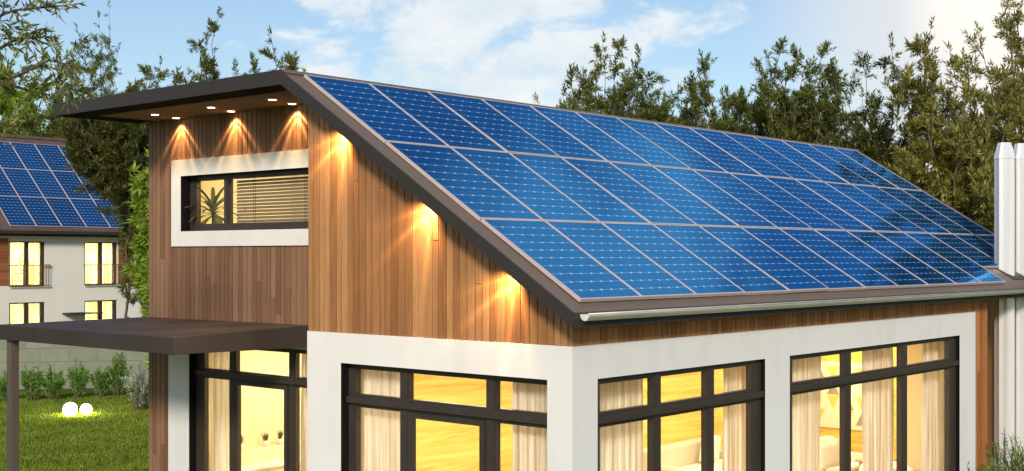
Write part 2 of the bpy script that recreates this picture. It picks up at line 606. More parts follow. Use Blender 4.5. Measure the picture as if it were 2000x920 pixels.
def clad(mb, axis, front, back, u0, u1, zlo, zhi, holes=(), wmin=0.085, wmax=0.118, gap=0.013, joint=0.25, seed=1):
    """Vertical boards, each its own island; front/back are the board's faces across `axis`."""
    rng = random.Random(seed)
    lo = zlo if callable(zlo) else (lambda u: zlo)
    hi = zhi if callable(zhi) else (lambda u: zhi)

    def P(u, d, z):
        return (u, d, z) if axis == 'y' else (d, u, z)
    stops = sorted({u0, u1} | {h for q in holes for h in q[:2] if u0 < h < u1})
    for s0, s1 in zip(stops[:-1], stops[1:]):
        u = s0
        while u < s1 - 1e-4:
            wd = rng.uniform(wmin, wmax)
            e = u + wd
            if s1 - e < wmin * 0.6:
                e = s1
            c = (u + e) / 2
            segs = [(None, None)]
            for q in holes:
                if q[0] < c < q[1]:
                    segs = [(None, q[2]), (q[3], None)]
            for (za, zb) in segs:
                cuts = [za, zb]
                if rng.random() < joint:
                    h0 = za if za is not None else lo(c)
                    h1 = zb if zb is not None else min(hi(u), hi(e))
                    if h1 - h0 > 0.8:
                        cuts = [za, rng.uniform(h0 + 0.3, h1 - 0.3), zb]
                for k in range(len(cuts) - 1):
                    A, B = cuts[k], cuts[k + 1]
                    ua, ub = u + gap / 2, e - gap / 2
                    a0 = A + 0.002 * (k > 0) if A is not None else None
                    z00, z01 = (lo(ua), lo(ub)) if a0 is None else (a0, a0)
                    z10, z11 = (hi(ua), hi(ub)) if B is None else (B - 0.002 * (k < len(cuts) - 2),) * 2
                    z10, z11 = max(z10, z00 + 0.002), max(z11, z01 + 0.002)
                    dj = rng.uniform(-0.0015, 0.0015)
                    f0 = front + dj
                    mb.hexa([P(ua, f0, z00), P(ub, f0, z01), P(ub, back, z01), P(ua, back, z00),
                             P(ua, f0, z10), P(ub, f0, z11), P(ub, back, z11), P(ua, back, z10)])
            u = e


# ------------------------------------------------------------------ ground
mb = MB()
mb.add([(-400, -200, 0), (200, -200, 0), (200, 600, 0), (-400, 600, 0)], [(0, 1, 2, 3)])
tag(mb.build('lawn_ground', 'lawn_soil'), kind='structure')

# ------------------------------------------------------------------ the house
house = empty('house', (0, 0, 0), 'timber clad house with white ground floor, brown roof and glowing eave lights', 'house')
HX, HY, RY = -8.62, 13.9, 1.0        # left wall, far wall, set-back of the left front
GX = -3.874                          # left edge of the gable front
ZW, ZT = 3.24, 2.905                 # top of the white band, top of the ground-floor windows
SL = 0.6212
RX, RZ = -4.0, 6.21                  # ridge


def roof_top(x):
    return RZ - max(0.0, x - RX) * SL


def roof_bot(x):
    return min(6.055, 3.43 + (0.25 - x) * SL)


WZ0 = 0.12
G_OPEN = (-3.297, -0.31, WZ0, ZT)
E1_OPEN = (0.395, 3.62, WZ0, ZT)
E2_OPEN = (4.197, 9.416, WZ0, ZT)
K_OPEN = (-7.624, -4.30, WZ0, ZT)
UP_OPEN = (-7.78, -4.45, 4.445, 5.222)
UP_OUT = (-8.006, -4.2, 4.235, 5.452)

# plaster walls of the gable block and the eave side
mb = MB()
cells(mb, 'y', 0.0, 0.25, GX, 0.0, 0.0, ZW, [G_OPEN])
mb.build('plaster_wall', 'plaster', house)
mb = MB()
cells(mb, 'x', -0.25, 0.0, 0.25, 10.03, 0.0, ZW, [E1_OPEN, E2_OPEN])
mb.build('plaster_wall', 'plaster', house)
# set-back front, ground floor: white pier and lintel round the patio door
mb = MB()
cells(mb, 'y', RY, RY + 0.25, -8.125, GX - 0.0, 0.0, 3.02, [K_OPEN])
mb.build('plaster_wall', 'plaster', house)
# plaster surround of the upper window, proud of the boards
mb = MB()
cells(mb, 'y', RY - 0.03, RY + 0.22, *UP_OUT, [UP_OPEN])
mb.build('window_surround', 'plaster', house, bevel=0.004)

# backing walls behind the boards
mb = MB()
mb.prism([(GX + 0.03, ZW), (-0.05, ZW), (-0.05, roof_bot(-0.05) - 0.002), (GX + 0.03, roof_bot(GX + 0.03) - 0.002)], 'y', 0.045, 0.25)
mb.box(-0.25, -0.045, 0.25, 10.03, ZW, roof_bot(-0.045) - 0.003)
cells(mb, 'y', RY + 0.04, RY + 0.2, HX + 0.03, GX, 3.02, 6.05, [UP_OUT])
mb.box(HX + 0.03, -8.125, RY + 0.04, RY + 0.2, 0, 3.02)
mb.box(HX + 0.02, HX + 0.2, RY + 0.2, HY, 0, 6.05)            # left side wall
mb.box(HX + 0.2, -1.0, HY - 0.2, HY, 0, 3.6)                    # far wall
mb.prism([(HX + 0.2, 3.6), (-1.0, 3.6), (-1.0, roof_bot(-1.0) - 0.01), (-4.0, 6.04), (HX + 0.2, 6.04)], 'y', HY - 0.2, HY)
mb.box(-1.2, -1.0, 10.58, HY - 0.2, 0, roof_bot(-1.0) - 0.01)   # set-back far end of the eave side
mb.box(-1.2, -0.045, 10.38, 10.56, 0, roof_bot(-0.045) - 0.01)
mb.box(-0.25, -0.045, 10.03, 10.38, 0, roof_bot(-0.045) - 0.01)
mb.box(GX + 0.03, GX + 0.2, 0.25, RY, 0, 5.9)                   # return of the gable block
mb.build('wall_backing', 'dark_backing', house)

mb = MB()
clad(mb, 'y', 0.012, 0.043, GX, 0.0, ZW + 0.004, lambda x: roof_bot(x) - 0.006, seed=3)
mb.build('gable_cladding', 'cedar_boards', house)
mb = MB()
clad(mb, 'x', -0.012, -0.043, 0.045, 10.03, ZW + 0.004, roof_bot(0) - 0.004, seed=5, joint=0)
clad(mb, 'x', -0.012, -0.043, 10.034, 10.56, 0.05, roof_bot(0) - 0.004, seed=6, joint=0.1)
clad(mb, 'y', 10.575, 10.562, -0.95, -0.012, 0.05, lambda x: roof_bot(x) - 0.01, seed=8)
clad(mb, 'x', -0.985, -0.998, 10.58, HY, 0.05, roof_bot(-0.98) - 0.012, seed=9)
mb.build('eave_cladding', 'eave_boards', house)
mb = MB()
clad(mb, 'y', RY, RY + 0.035, HX, GX, 3.024, 6.05, [UP_OUT], seed=11)
clad(mb, 'y', RY, RY + 0.035, HX, -8.129, 0.05, 3.02, seed=12)
clad(mb, 'x', GX - 0.004, GX + 0.028, 0.045, RY - 0.002, 0.05, lambda y: 5.95, seed=13)
clad(mb, 'x', HX - 0.004, HX + 0.018, RY + 0.04, HY, 0.05, 6.05, seed=14, wmin=0.2, wmax=0.3)
mb.build('front_cladding', 'brown_boards', house)

# ---- roof
mb = MB()
mb.prism([(-8.93, 6.055), (-8.93, RZ), (RX, RZ), (0.23, roof_top(0.23)), (0.23, 3.444), (-3.976, 6.055)], 'y', -0.28, 14.28)
roof = mb.build('roof', 'roof_metal', house)
mb = MB()
for (ya, yb) in ((-0.31, -0.28), (14.28, 14.31)):
    mb.prism([(-8.95, 6.05), (-8.95, RZ + 0.006), (RX, RZ + 0.006), (RX, 6.05)], 'y', ya, yb)
    mb.prism([(RX, 6.05), (RX, RZ + 0.006), (0.25, roof_top(0.25) + 0.006), (0.25, 3.435), (-3.972, 6.05)], 'y', ya, yb)
mb.box(-8.95, -8.93, -0.28, 14.28, 6.05, RZ + 0.006)
mb.box(0.23, 0.25, -0.28, 14.28, 3.435, roof_top(0.25) + 0.004)
mb.build('fascia', 'fascia_paint', roof)
mb = MB()   # folded ridge flashing
mb.prism([(-4.16, RZ + 0.006), (-4.0, RZ + 0.02), (-3.93, RZ - 0.023), (-3.93, RZ - 0.031), (-4.0, RZ + 0.008), (-4.16, RZ)], 'y', -0.27, 14.27)
mb.build('ridge_flashing', 'roof_metal', roof)
mb = MB()
mb.box(-8.40, -4.05, 0.075, 0.998, 6.040, 6.054)
mb.build('soffit', 'soffit_board', roof)
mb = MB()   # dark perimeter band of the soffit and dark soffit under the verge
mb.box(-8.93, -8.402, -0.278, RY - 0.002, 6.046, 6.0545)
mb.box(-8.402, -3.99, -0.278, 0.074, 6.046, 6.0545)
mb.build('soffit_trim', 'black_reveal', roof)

# ---- gutter: half-round trough along the eave
prof = []
for i in range(11):
    a = PI + PI * i / 10
    prof.append((0.303 + 0.052 * math.cos(a), 3.562 + 0.062 * math.sin(a)))
for i in range(11):
    a = 2 * PI - PI * i / 10
    prof.append((0.303 + 0.047 * math.cos(a), 3.562 + 0.057 * math.sin(a)))
mb = MB()
n = len(prof)
mb.add([(p[0], -0.2, p[1]) for p in prof] + [(p[0], 14.3, p[1]) for p in prof],
       [(i, (i + 1) % n, n + (i + 1) % n, n + i) for i in range(n)])
gut = mb.build('gutter', 'gutter_zinc', house, smooth=True)
for yy in (-0.204, 14.3):
    mb = MB()
    mb.prism([(p[0], p[1]) for p in prof[:11]], 'y', yy, yy + 0.006)
    mb.build('end_cap', 'pot_clay', gut)
for k in range(15):
    mb = MB()
    mb.box(0.2505, 0.353, 0.3 + k * 0.95, 0.325 + k * 0.95, 3.563, 3.568)
    mb.build('bracket', 'gutter_zinc', gut)
mb = MB()
mb.tube([(0.345, -0.2, 3.566), (0.355, 3, 3.566), (0.355, 14.3, 3.566)], 0.009, 8)
mb.build('rolled_edge', 'gutter_zinc', gut, smooth=True)


# ---- windows
def window(name, axis, front, inward, u0, u1, z0, z1, panes, zt=None, door=None, ledge=True, depth=0.07, label=None):
    """Frame bars with openings `panes` (list of u ranges); zt = (bottom of upper panes, top of lower panes)."""
    def rng(a, b):
        lo, hi = front + inward * a, front + inward * b
        return min(lo, hi), max(lo, hi)

    def bx(mb, ua, ub, da, db, za, zb):
        d0, d1 = rng(da, db)
        if axis == 'y':
            mb.box(ua, ub, d0, d1, za, zb)
        else:
            mb.box(d0, d1, ua, ub, za, zb)
    zb, ztop = z0 + 0.10, z1 - 0.062
    rows = [(zb, ztop)] if zt is None else [(zb, zt[1]), (zt[0], ztop)]
    s_ = 0.018
    holes = [(p[0] - s_, p[1] + s_, r[0] - s_, r[1] + s_) for p in panes for r in rows]
    mb = MB()
    d0, d1 = rng(0, depth)
    cells(mb, axis, d0, d1, u0, u1, z0, z1, holes)
    # stepped glazing rebate round every opening
    for h in holes:
        a, b, c, d = h
        s = 0.018
        for (q0, q1, r0, r1) in ((a - 0.03, a + s, c - 0.03, d + 0.03), (b - s, b + 0.03, c - 0.03, d + 0.03),
                                 (a + s, b - s, c - 0.03, c + s), (a + s, b - s, d - s, d + 0.03)):
            bx(mb, q0, q1, 0.012, depth + 0.012, r0, r1)
    wdw = mb.build(name, 'frame_paint', house)
    if label:
        wdw['label'] = label
    if zt is not None and ledge:
        mb = MB()
        zm = (zt[0] + zt[1]) / 2
        bx(mb, u0 + 0.004, u1 - 0.004, -0.045, -0.0005, zm - 0.03, zm + 0.045)
        mb.build('transom', 'frame_paint', wdw, bevel=0.006)
    for h in holes:
        a, b, c, d = h
        if door is not None and abs((a + b) / 2 - (panes[door][0] + panes[door][1]) / 2) < 0.01 and h[2] < zb + 0.01:
            # door leaf hung in the frame
            mb = MB()
            e0, e1 = rng(-0.014, 0.045)
            cells(mb, axis, e0, e1, a + 0.022, b - 0.022, c, d - 0.012, [(a + 0.09, b - 0.09, c + 0.16, d - 0.068)])
            lf = mb.build('door', 'frame_paint', wdw, bevel=0.003)
            mb = MB()
            bx(mb, a + 0.09, b - 0.09, 0.02, 0.03, c + 0.16, d - 0.068)
            mb.build('pane', 'window_glass', wdw)
            mb = MB()
            hz = 1.05
            bx(mb, b - 0.072, b - 0.042, -0.03, -0.0145, hz - 0.09, hz + 0.09)
            bx(mb, b - 0.20, b - 0.045, -0.055, -0.035, hz - 0.012, hz + 0.012)
            bx(mb, b - 0.065, b - 0.045, -0.036, -0.029, hz - 0.012, hz + 0.012)
            mb.build('door_handle', 'gutter_zinc', wdw)
            continue
        mb = MB()
        bx(mb, a + 0.018, b - 0.018, 0.03, 0.042, c + 0.018, d - 0.018)
        mb.build('pane', 'window_glass', wdw)
    # dark lining of the reveal
    mb = MB()
    f0 = {'y': 0.0, 'x': 0.0}
    return wdw


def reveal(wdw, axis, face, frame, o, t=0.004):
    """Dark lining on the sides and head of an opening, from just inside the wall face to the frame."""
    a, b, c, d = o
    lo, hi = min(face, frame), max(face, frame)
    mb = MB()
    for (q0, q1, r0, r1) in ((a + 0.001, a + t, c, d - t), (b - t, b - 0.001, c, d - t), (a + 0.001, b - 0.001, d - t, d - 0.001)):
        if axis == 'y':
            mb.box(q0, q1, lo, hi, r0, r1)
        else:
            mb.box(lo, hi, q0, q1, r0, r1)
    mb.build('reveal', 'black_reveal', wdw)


ZTR = (2.558, 2.412)
wg = window('window', 'y', 0.115, 1, -3.292, -0.315, WZ0, ZT - 0.004,
            [(-3.18, -2.475), (-2.336, -1.218), (-1.085, -0.404)], ZTR, door=1)
reveal(wg, 'y', 0.003, 0.115, G_OPEN)
w1 = window('window', 'x', -0.06, -1, 0.40, 3.615, WZ0, ZT - 0.004,
            [(0.526, 1.434), (1.585, 2.465), (2.621, 3.418)], ZTR)
reveal(w1, 'x', -0.003, -0.06, E1_OPEN)
w2 = window('window', 'x', -0.06, -1, 4.202, 9.411, WZ0, ZT - 0.004,
            [(4.384, 5.768), (5.951, 7.496), (7.688, 9.18)], ZTR)
reveal(w2, 'x', -0.003, -0.06, E2_OPEN)
wk = window('window', 'y', RY + 0.12, 1, -7.619, -4.305, WZ0, ZT - 0.004,
            [(-7.44, -6.872), (-6.723, -5.596), (-5.461, -4.45)], (2.53, 2.40), door=1)
reveal(wk, 'y', RY + 0.003, RY + 0.12, K_OPEN)
wu = window('window', 'y', RY + 0.13, 1, UP_OPEN[0] + 0.005, UP_OPEN[1] - 0.005, UP_OPEN[2] + 0.004, UP_OPEN[3] - 0.004,
            [(-7.638, -7.007), (-6.891, -4.6)], None, label='upstairs window with plant and blind behind it')
reveal(wu, 'y', RY - 0.027, RY + 0.13, UP_OPEN)
mb = MB()
mb.box(UP_OPEN[0] + 0.005, UP_OPEN[1] - 0.005, RY - 0.02, RY + 0.129, 4.446, 4.452)
mb.build('sill', 'frame_paint', wu)

# ---- interior shell
mb = MB()
mb.box(GX + 0.21, -0.25, 0.25, 10.38, 0.02, 0.10)
mb.box(HX + 0.2, GX + 0.21, RY + 0.25, HY - 0.2, 0.02, 0.10)
mb.box(GX + 0.21, -1.2, 10.38, HY - 0.2, 0.02, 0.10)
mb.build('interior_floor', 'floor_oak', house)
mb = MB()
mb.box(GX + 0.21, -0.25, 0.26, 10.38, 2.96, 3.12)
mb.box(GX + 0.21, -1.21, 10.38, HY - 0.21, 2.96, 3.12)
mb.box(HX + 0.21, GX + 0.21, RY + 0.26, HY - 0.21, 2.96, 3.12)
mb.build('interior_ceiling', 'ceiling_paint', house)
mb = MB()
mb.box(-5.12, -5.0, 2.6, HY - 0.2, 0.1, 2.96)
mb.box(-5.0, -1.2, HY - 0.32, HY - 0.2, 0.1, 2.96)
mb.build('feature_wall', 'feature_timber', house)
mb = MB()
mb.box(HX + 0.2, HX + 0.26, RY + 0.25, 6.0, 0.1, 2.96)          # kitchen, left wall
mb.box(HX + 0.26, -5.12, 5.9, 6.0, 0.1, 2.96)                   # kitchen, back wall
mb.build('interior_wall', 'interior_paint', house)
mb = MB()
mb.box(HX + 0.21, -3.7, 3.4, 3.5, 3.12, 6.04)                   # upstairs, back wall
mb.box(HX + 0.21, HX + 0.3, RY + 0.25, 3.4, 3.12, 6.04)
mb.box(-3.8, -3.7, RY + 0.25, 3.4, 3.12, 5.85)
mb.build('interior_wall', 'interior_paint', house)
mb = MB()
mb.box(-1.25, -0.255, 10.34, 10.378, 0.1, 2.96)                     # living room, corner by the flues
mb.box(-1.25, -1.202, 10.38, HY - 0.33, 0.1, 2.96)
mb.build('interior_wall', 'interior_paint', house)

# ---- canopy over the patio door
mb = MB()
mb.hexa([(-9.45, -0.89, 2.95), (-5.2, -0.89, 2.95), (-4.97, RY - 0.003, 2.95), (-8.66, RY - 0.003, 2.95),
         (-9.45, -0.89, 3.15), (-5.2, -0.89, 3.15), (-4.97, RY - 0.003, 3.225), (-8.66, RY - 0.003, 3.215)])
can = mb.build('canopy', 'canopy_metal', house, bevel=0.006)
for (px_, py_) in ((-9.21, -0.76),):
    mb = MB()
    mb.box(px_ - 0.06, px_ + 0.06, py_ - 0.06, py_ + 0.06, 0.0, 2.949)
    mb.build('post', 'post_paint', can, bevel=0.006)

# ---- flues
for (fx, fy, top, rad) in ((-0.21, 11.85, 5.98, 0.165), (-0.13, 12.42, 6.0, 0.165)):
    mb = MB()
    n = 16
    ring = []
    for k in range(n):
        a = 2 * PI * (k + 0.5) / n
        r = rad * (1.0 if k % 2 else 0.90)
        ring.append((r * math.cos(a), r * math.sin(a)))
    lv = [(0.0, 1.0), (top - 0.27, 1.0)]
    vs, fs = [], []
    for z, s in lv:
        vs += [(fx + p[0] * s, fy + p[1] * s, z) for p in ring]
    fs = [(k, (k + 1) % n, n + (k + 1) % n, n + k) for k in range(n)] + [tuple(range(n))[::-1], tuple(range(n, 2 * n))]
    mb.add(vs, fs)
    fl = mb.build('flue', 'flue_steel', house)
    mb = MB()
    vs = []
    for z, s in [(top - 0.27, 1.05), (top - 0.255, 1.05), (top, 0.66)]:
        vs += [(fx + p[0] * s, fy + p[1] * s, z + 0.001) for p in ring]
    fs = [(j * n + k, j * n + (k + 1) % n, (j + 1) * n + (k + 1) % n, (j + 1) * n + k) for j in range(2) for k in range(n)]
    fs += [tuple(range(n))[::-1], tuple(range(2 * n, 3 * n))]
    mb.add(vs, fs)
    mb.build('flue_cap', 'flue_steel', fl)
    mb = MB()
    zr = roof_top(fx)
    mb.prism([(fx - 0.24, roof_top(fx - 0.24) + 0.003), (fx + 0.24, roof_top(fx + 0.24) + 0.003),
              (fx + 0.24, roof_top(fx + 0.24) + 0.012), (fx - 0.24, roof_top(fx - 0.24) + 0.012)], 'y', fy - 0.24, fy + 0.24)
    mb.build('flashing', 'fascia_paint', fl)


# ---- downlights with real beams
def wash_light(loc, axis_dir, power, cone=125, rings=((26, 4.2, 0.9), (43, 3.2, 0.7)), core=18, corev=1.1):
    ld = bpy.data.lights.new('downlight_beam', 'SPOT')
    ld.energy = power
    ld.color = (1.0, 0.62, 0.25)
    ld.spot_size = R(cone)
    ld.spot_blend = 0.6
    ld.shadow_soft_size = 0.012
    ld.use_nodes = True
    nt = NT(ld.node_tree)
    t = nt.n('ShaderNodeTexCoord')
    sp = nt.n('ShaderNodeSeparateXYZ', ins={0: t.outputs['Normal']})
    ang = nt.m('MULTIPLY', nt.m('ARCCOSINE', nt.m('MINIMUM', nt.m('ABSOLUTE', sp.outputs[2]), 0.99999)), 180 / PI)
    tot = nt.m('MULTIPLY', nt.m('POWER', 2.718, nt.m('MULTIPLY', nt.m('POWER', nt.m('DIVIDE', ang, core), 2.0), -1.0)), corev)
    for a0, wd, s in rings:
        q = nt.m('DIVIDE', nt.m('SUBTRACT', ang, a0), wd)
        tot = nt.m('ADD', tot, nt.m('MULTIPLY', nt.m('POWER', 2.718, nt.m('MULTIPLY', nt.m('MULTIPLY', q, q), -1.0)), s))
    tot = nt.m('ADD', tot, 0.10)
    e = nt.n('ShaderNodeEmission')
    nt.t.links.new(tot, e.inputs[1])
    nt.n('ShaderNodeOutputLight', ins={0: e.outputs[0]})
    o = bpy.data.objects.new('downlight_beam', ld)
    COL.objects.link(o)
    o.location = loc
    o.rotation_euler = Vector(axis_dir).to_track_quat('-Z', 'Y').to_euler()
    return o


def downlight(x, y, z, slope=False):
    """Trim ring and lit lens set in the soffit (or in the sloping verge)."""
    mb = MB()
    mb.lathe([(0.064, 0.0), (0.066, -0.006), (0.060, -0.010), (0.052, -0.011)], (0, 0, 0), 20)
    ring = mb.build('downlight', 'pot_clay', house, smooth=True)
    lens_mb = MB()
    lens_mb.lathe([(0.050, -0.0115), (0.049, -0.0145), (0.03, -0.016)], (0, 0, 0), 20)
    lens = lens_mb.build('lens', 'lamp_disc', ring)
    lens.location = (0, 0, 0)
    ring.location = (x, y, z)
    if slope:
        ring.rotation_euler = (0, math.atan(SL), 0)
    return ring


for x in (-7.6, -6.32, -5.06):
    downlight(x, 0.437, 6.040)
for x in (-7.80, -6.54, -5.27):
    downlight(x + 0.06, 0.87, 6.040)
    wash_light((x, 0.90, 6.005), (0, 0.10, -1), 85)
nrm = Vector((-SL, 0, -1)).normalized()
for x in (-3.16, -1.81, -0.652):
    p = Vector((x, -0.11, roof_bot(x)))
    downlight(p.x, p.y, p.z, True)
    q = p + nrm * 0.05
    wash_light((q.x, -0.10, q.z), nrm + Vector((0, 0.10, 0)), 120, rings=((21, 3.4, 0.75), (41, 3.2, 0.25)), core=48, corev=0.55)


# ---- rooms' own lamps
def room_lamp(loc, sx, sy, power, col=(1.0, 0.84, 0.56)):
    ld = bpy.data.lights.new('ceiling_lamp_light', 'AREA')
    ld.shape = 'RECTANGLE'
    ld.size, ld.size_y = sx, sy
    ld.energy = power
    ld.color = col
    o = bpy.data.objects.new('ceiling_lamp_light', ld)
    COL.objects.link(o)
    o.location = loc


room_lamp((-2.7, 2.6, 2.93), 2.5, 3.0, 170)
room_lamp((-2.8, 7.3, 2.93), 2.5, 4.0, 215)
room_lamp((-3.2, 12.0, 2.93), 2.0, 2.0, 120)
room_lamp((-6.8, 3.2, 2.93), 2.0, 2.5, 120, (1.0, 0.86, 0.56))
room_lamp((-6.2, 2.6, 5.9), 2.5, 1.0, 95, (1.0, 0.80, 0.42))

# ------------------------------------------------------------------ solar panels
COLW = 0.994


def panel_mesh(width, length, cells_u, cells_v, th=0.035, fw=0.018):
    """Local frame: x down the slope, y along the eave, z out of the roof."""
    mb = MB()
    me = bpy.data.meshes.new('solar_panel')
    z = th - 0.004
    me.from_pydata([(fw, fw, z), (length - fw, fw, z), (length - fw, width - fw, z), (fw, width - fw, z),
                    (fw, fw, 0.004), (length - fw, fw, 0.004), (length - fw, width - fw, 0.004), (fw, width - fw, 0.004)], [],
                   [(0, 1, 2, 3), (7, 6, 5, 4), (0, 4, 5, 1), (1, 5, 6, 2), (2, 6, 7, 3), (3, 7, 4, 0)])
    uv = me.uv_layers.new(name='UVMap')
    cu = {0: (0, 0), 1: (0, cells_v), 2: (cells_u, cells_v), 3: (cells_u, 0), 4: (.5, .5), 5: (.5, .5), 6: (.5, .5), 7: (.5, .5)}
    for lp in me.loops:
        u, v = cu[lp.vertex_index]
        uv.data[lp.index].uv = (u * 0.985 + 0.045, v * 0.985 + 0.075)
    me.materials.append(M['solar_cells'])
    fb = MB()
    fb.box(0, length, 0, fw, 0, th)
    fb.box(0, length, width - fw, width, 0, th)
    fb.box(0, fw, fw, width - fw, 0, th)
    fb.box(length - fw, length, fw, width - fw, 0, th)
    fm = bpy.data.meshes.new('frame')
    fm.from_pydata(fb.v, [], fb.f)
    fm.materials.append(M['alu_edge'])
    return me, fm


PJ = random.Random(17)


def place_panel(meshes, origin, ang, label, group):
    me, fm = meshes
    o = bpy.data.objects.new('solar_panel', me)
    COL.objects.link(o)
    o.location = origin
    o.rotation_euler = (PJ.uniform(-.0025, .0025), ang + PJ.uniform(-.003, .003), PJ.uniform(-.0008, .0008))
    tag(o, label, 'solar panel', group)
    f = bpy.data.objects.new('frame', fm)
    COL.objects.link(f)
    f.parent = o
    return o


ANG = math.atan(SL)
X0, Y0, LP = -3.892, -0.048, 1.5765
rowpos = [0, 1.0152 * LP, 2.0481 * LP, 3.0 * LP]
lens_ = [rowpos[i + 1] - rowpos[i] - 0.014 for i in range(3)]
pms = [panel_mesh(COLW, L, 6, 10) for L in lens_]
short = panel_mesh(COLW, lens_[2] * 0.70, 6, 7)
rown = ['top', 'middle', 'bottom']
for r in range(3):
    for k in range(14):
        mshs = pms[r] if not (r == 2 and k >= 11) else short
        d = rowpos[r] + 0.007
        p = (X0 + d * math.cos(ANG), Y0 + k + 0.003, roof_top(X0) - d * math.sin(ANG) + 0.012)
        lab = f'blue solar panel in the {rown[r]} row of the large roof, {ORD[k]} from its left end'
        if mshs is short:
            lab = f'shortened solar panel by the flues, {ORD[k]} in the bottom row of the large roof'
        place_panel(mshs, p, ANG, lab, 'solar panels on the large roof')

# ------------------------------------------------------------------ curtains and furniture
def curtain(axis, d, u0, u1, label, mat='curtain_sheer', z0=0.13, z1=2.93, folds=None, seed=0, amp=0.035):
    rng = random.Random(seed)
    n = int((u1 - u0) / 0.012)
    folds = folds or (u1 - u0) / 0.11
    ph = rng.random() * 6
    mb = MB()
    rows = 6
    for j in range(rows + 1):
        z = z0 + (z1 - z0) * j / rows
        for i in range(n + 1):
            t = i / n
            u = u0 + (u1 - u0) * t
            a = amp * (0.6 + 0.4 * math.sin(t * 9 + ph)) * (1 - 0.25 * j / rows)
            w_ = math.sin(t * folds * 2 * PI + ph + 0.5 * math.sin(j * 0.8 + t * 5)) * a + 0.01 * math.sin(t * 41 + j)
            mb.v.append((u, d + w_, z) if axis == 'y' else (d + w_, u, z))
    for j in range(rows):
        for i in range(n):
            q = j * (n + 1) + i
            mb.f.append((q, q + 1, q + n + 2, q + n + 1))
    o = mb.build('curtain', mat, smooth=True)
    s = o.modifiers.new('thickness', 'SOLIDIFY')
    s.thickness = 0.003
    return tag(o, label, 'curtain', 'curtains in the house windows')


curtain('y', 0.36, -3.42, -2.71, 'pale curtain at the left side of the gable window', seed=1)
curtain('y', 0.36, -1.05, -0.29, 'pale striped curtain at the right side of the gable window', seed=2)
curtain('x', -0.36, 0.42, 1.66, 'pale curtain in the left pane of the narrower eave side window', seed=3)
curtain('x', -0.36, 3.26, 4.0, 'pale curtain in the right pane of the narrower eave side window', seed=4)
curtain('x', -0.36, 4.35, 5.68, 'sheer curtain in the left pane of the wide eave side window', seed=5)
curtain('x', -0.36, 6.90, 7.82, 'sheer white curtain in the middle pane of the wide eave side window', seed=6)
curtain('x', -0.36, 8.88, 9.90, 'sheer white curtain in the right pane of the wide eave side window', seed=7)
curtain('y', RY + 0.42, -7.92, -7.28, 'brownish curtain at the left side of the patio door', seed=8)
curtain('y', RY + 0.42, -5.70, -5.30, 'narrow curtain at the right side of the patio door', seed=9)


def cushion(name, c, sx, sy, sz, mat, label, cat, rot=(0, 0, 0), group=None):
    bpy_me = bpy.data.meshes.new(name)
    n = 8
    vs, fs = [], []
    for side in (1, -1):
        for i in range(n + 1):
            for j in range(n + 1):
                u, v = i / n * 2 - 1, j / n * 2 - 1
                puff = (max(0, (1 - u ** 4)) * max(0, (1 - v ** 4))) ** 0.5
                k = 1 - 0.06 * (1 - abs(u * v))
                vs.append((u * sx / 2 * k, side * sy / 2 * puff, v * sz / 2 * k))
    for s in range(2):
        b = s * (n + 1) ** 2
        for i in range(n):
            for j in range(n):
                q = (b + i * (n + 1) + j, b + (i + 1) * (n + 1) + j, b + (i + 1) * (n + 1) + j + 1, b + i * (n + 1) + j + 1)
                fs.append(q if s else q[::-1])
    bpy_me.from_pydata(vs, [], fs)
    bpy_me.materials.append(M[mat])
    bpy_me.polygons.foreach_set('use_smooth', [True] * len(bpy_me.polygons))
    o = bpy.data.objects.new(name, bpy_me)
    COL.objects.link(o)
    o.location = c
    o.rotation_euler = rot
    return tag(o, label, cat, group)


def sofa(x0, x1, y0, y1, label, back='x-', seat=0.46, top=0.86):
    """A block sofa on short feet; the back stands along x0 (facing +x)."""
    r = empty('sofa', ((x0 + x1) / 2, (y0 + y1) / 2, 0.1), label, 'sofa')
    mb = MB()
    mb.box(x0, x1, y0, y1, 0.16, 0.34)
    mb.build('base', 'sofa_cloth', r, bevel=0.03)
    mb = MB()
    mb.box(x0, x0 + 0.24, y0, y1, 0.342, top)
    mb.build('backrest', 'sofa_cloth', r, bevel=0.05)
    for (a, b) in ((y0, y0 + 0.2), (y1 - 0.2, y1)):
        mb = MB()
        mb.box(x0 + 0.243, x1, a, b, 0.342, 0.62)
        mb.build('armrest', 'sofa_cloth', r, bevel=0.05)
    m_ = (y0 + y1) / 2
    for (a, b) in ((y0 + 0.203, m_ - 0.004), (m_ + 0.004, y1 - 0.203)):
        mb = MB()
        mb.box(x0 + 0.245, x1 + 0.02, a, b, 0.343, seat + 0.02)
        mb.build('seat_cushion', 'white_linen', r, bevel=0.05)
    for xx in (x0 + 0.08, x1 - 0.08):
        for yy in (y0 + 0.08, y1 - 0.08):
            mb = MB()
            mb.box(xx - 0.03, xx + 0.03, yy - 0.03, yy + 0.03, 0.10, 0.159)
            mb.build('leg', 'table_wood', r)
    return r


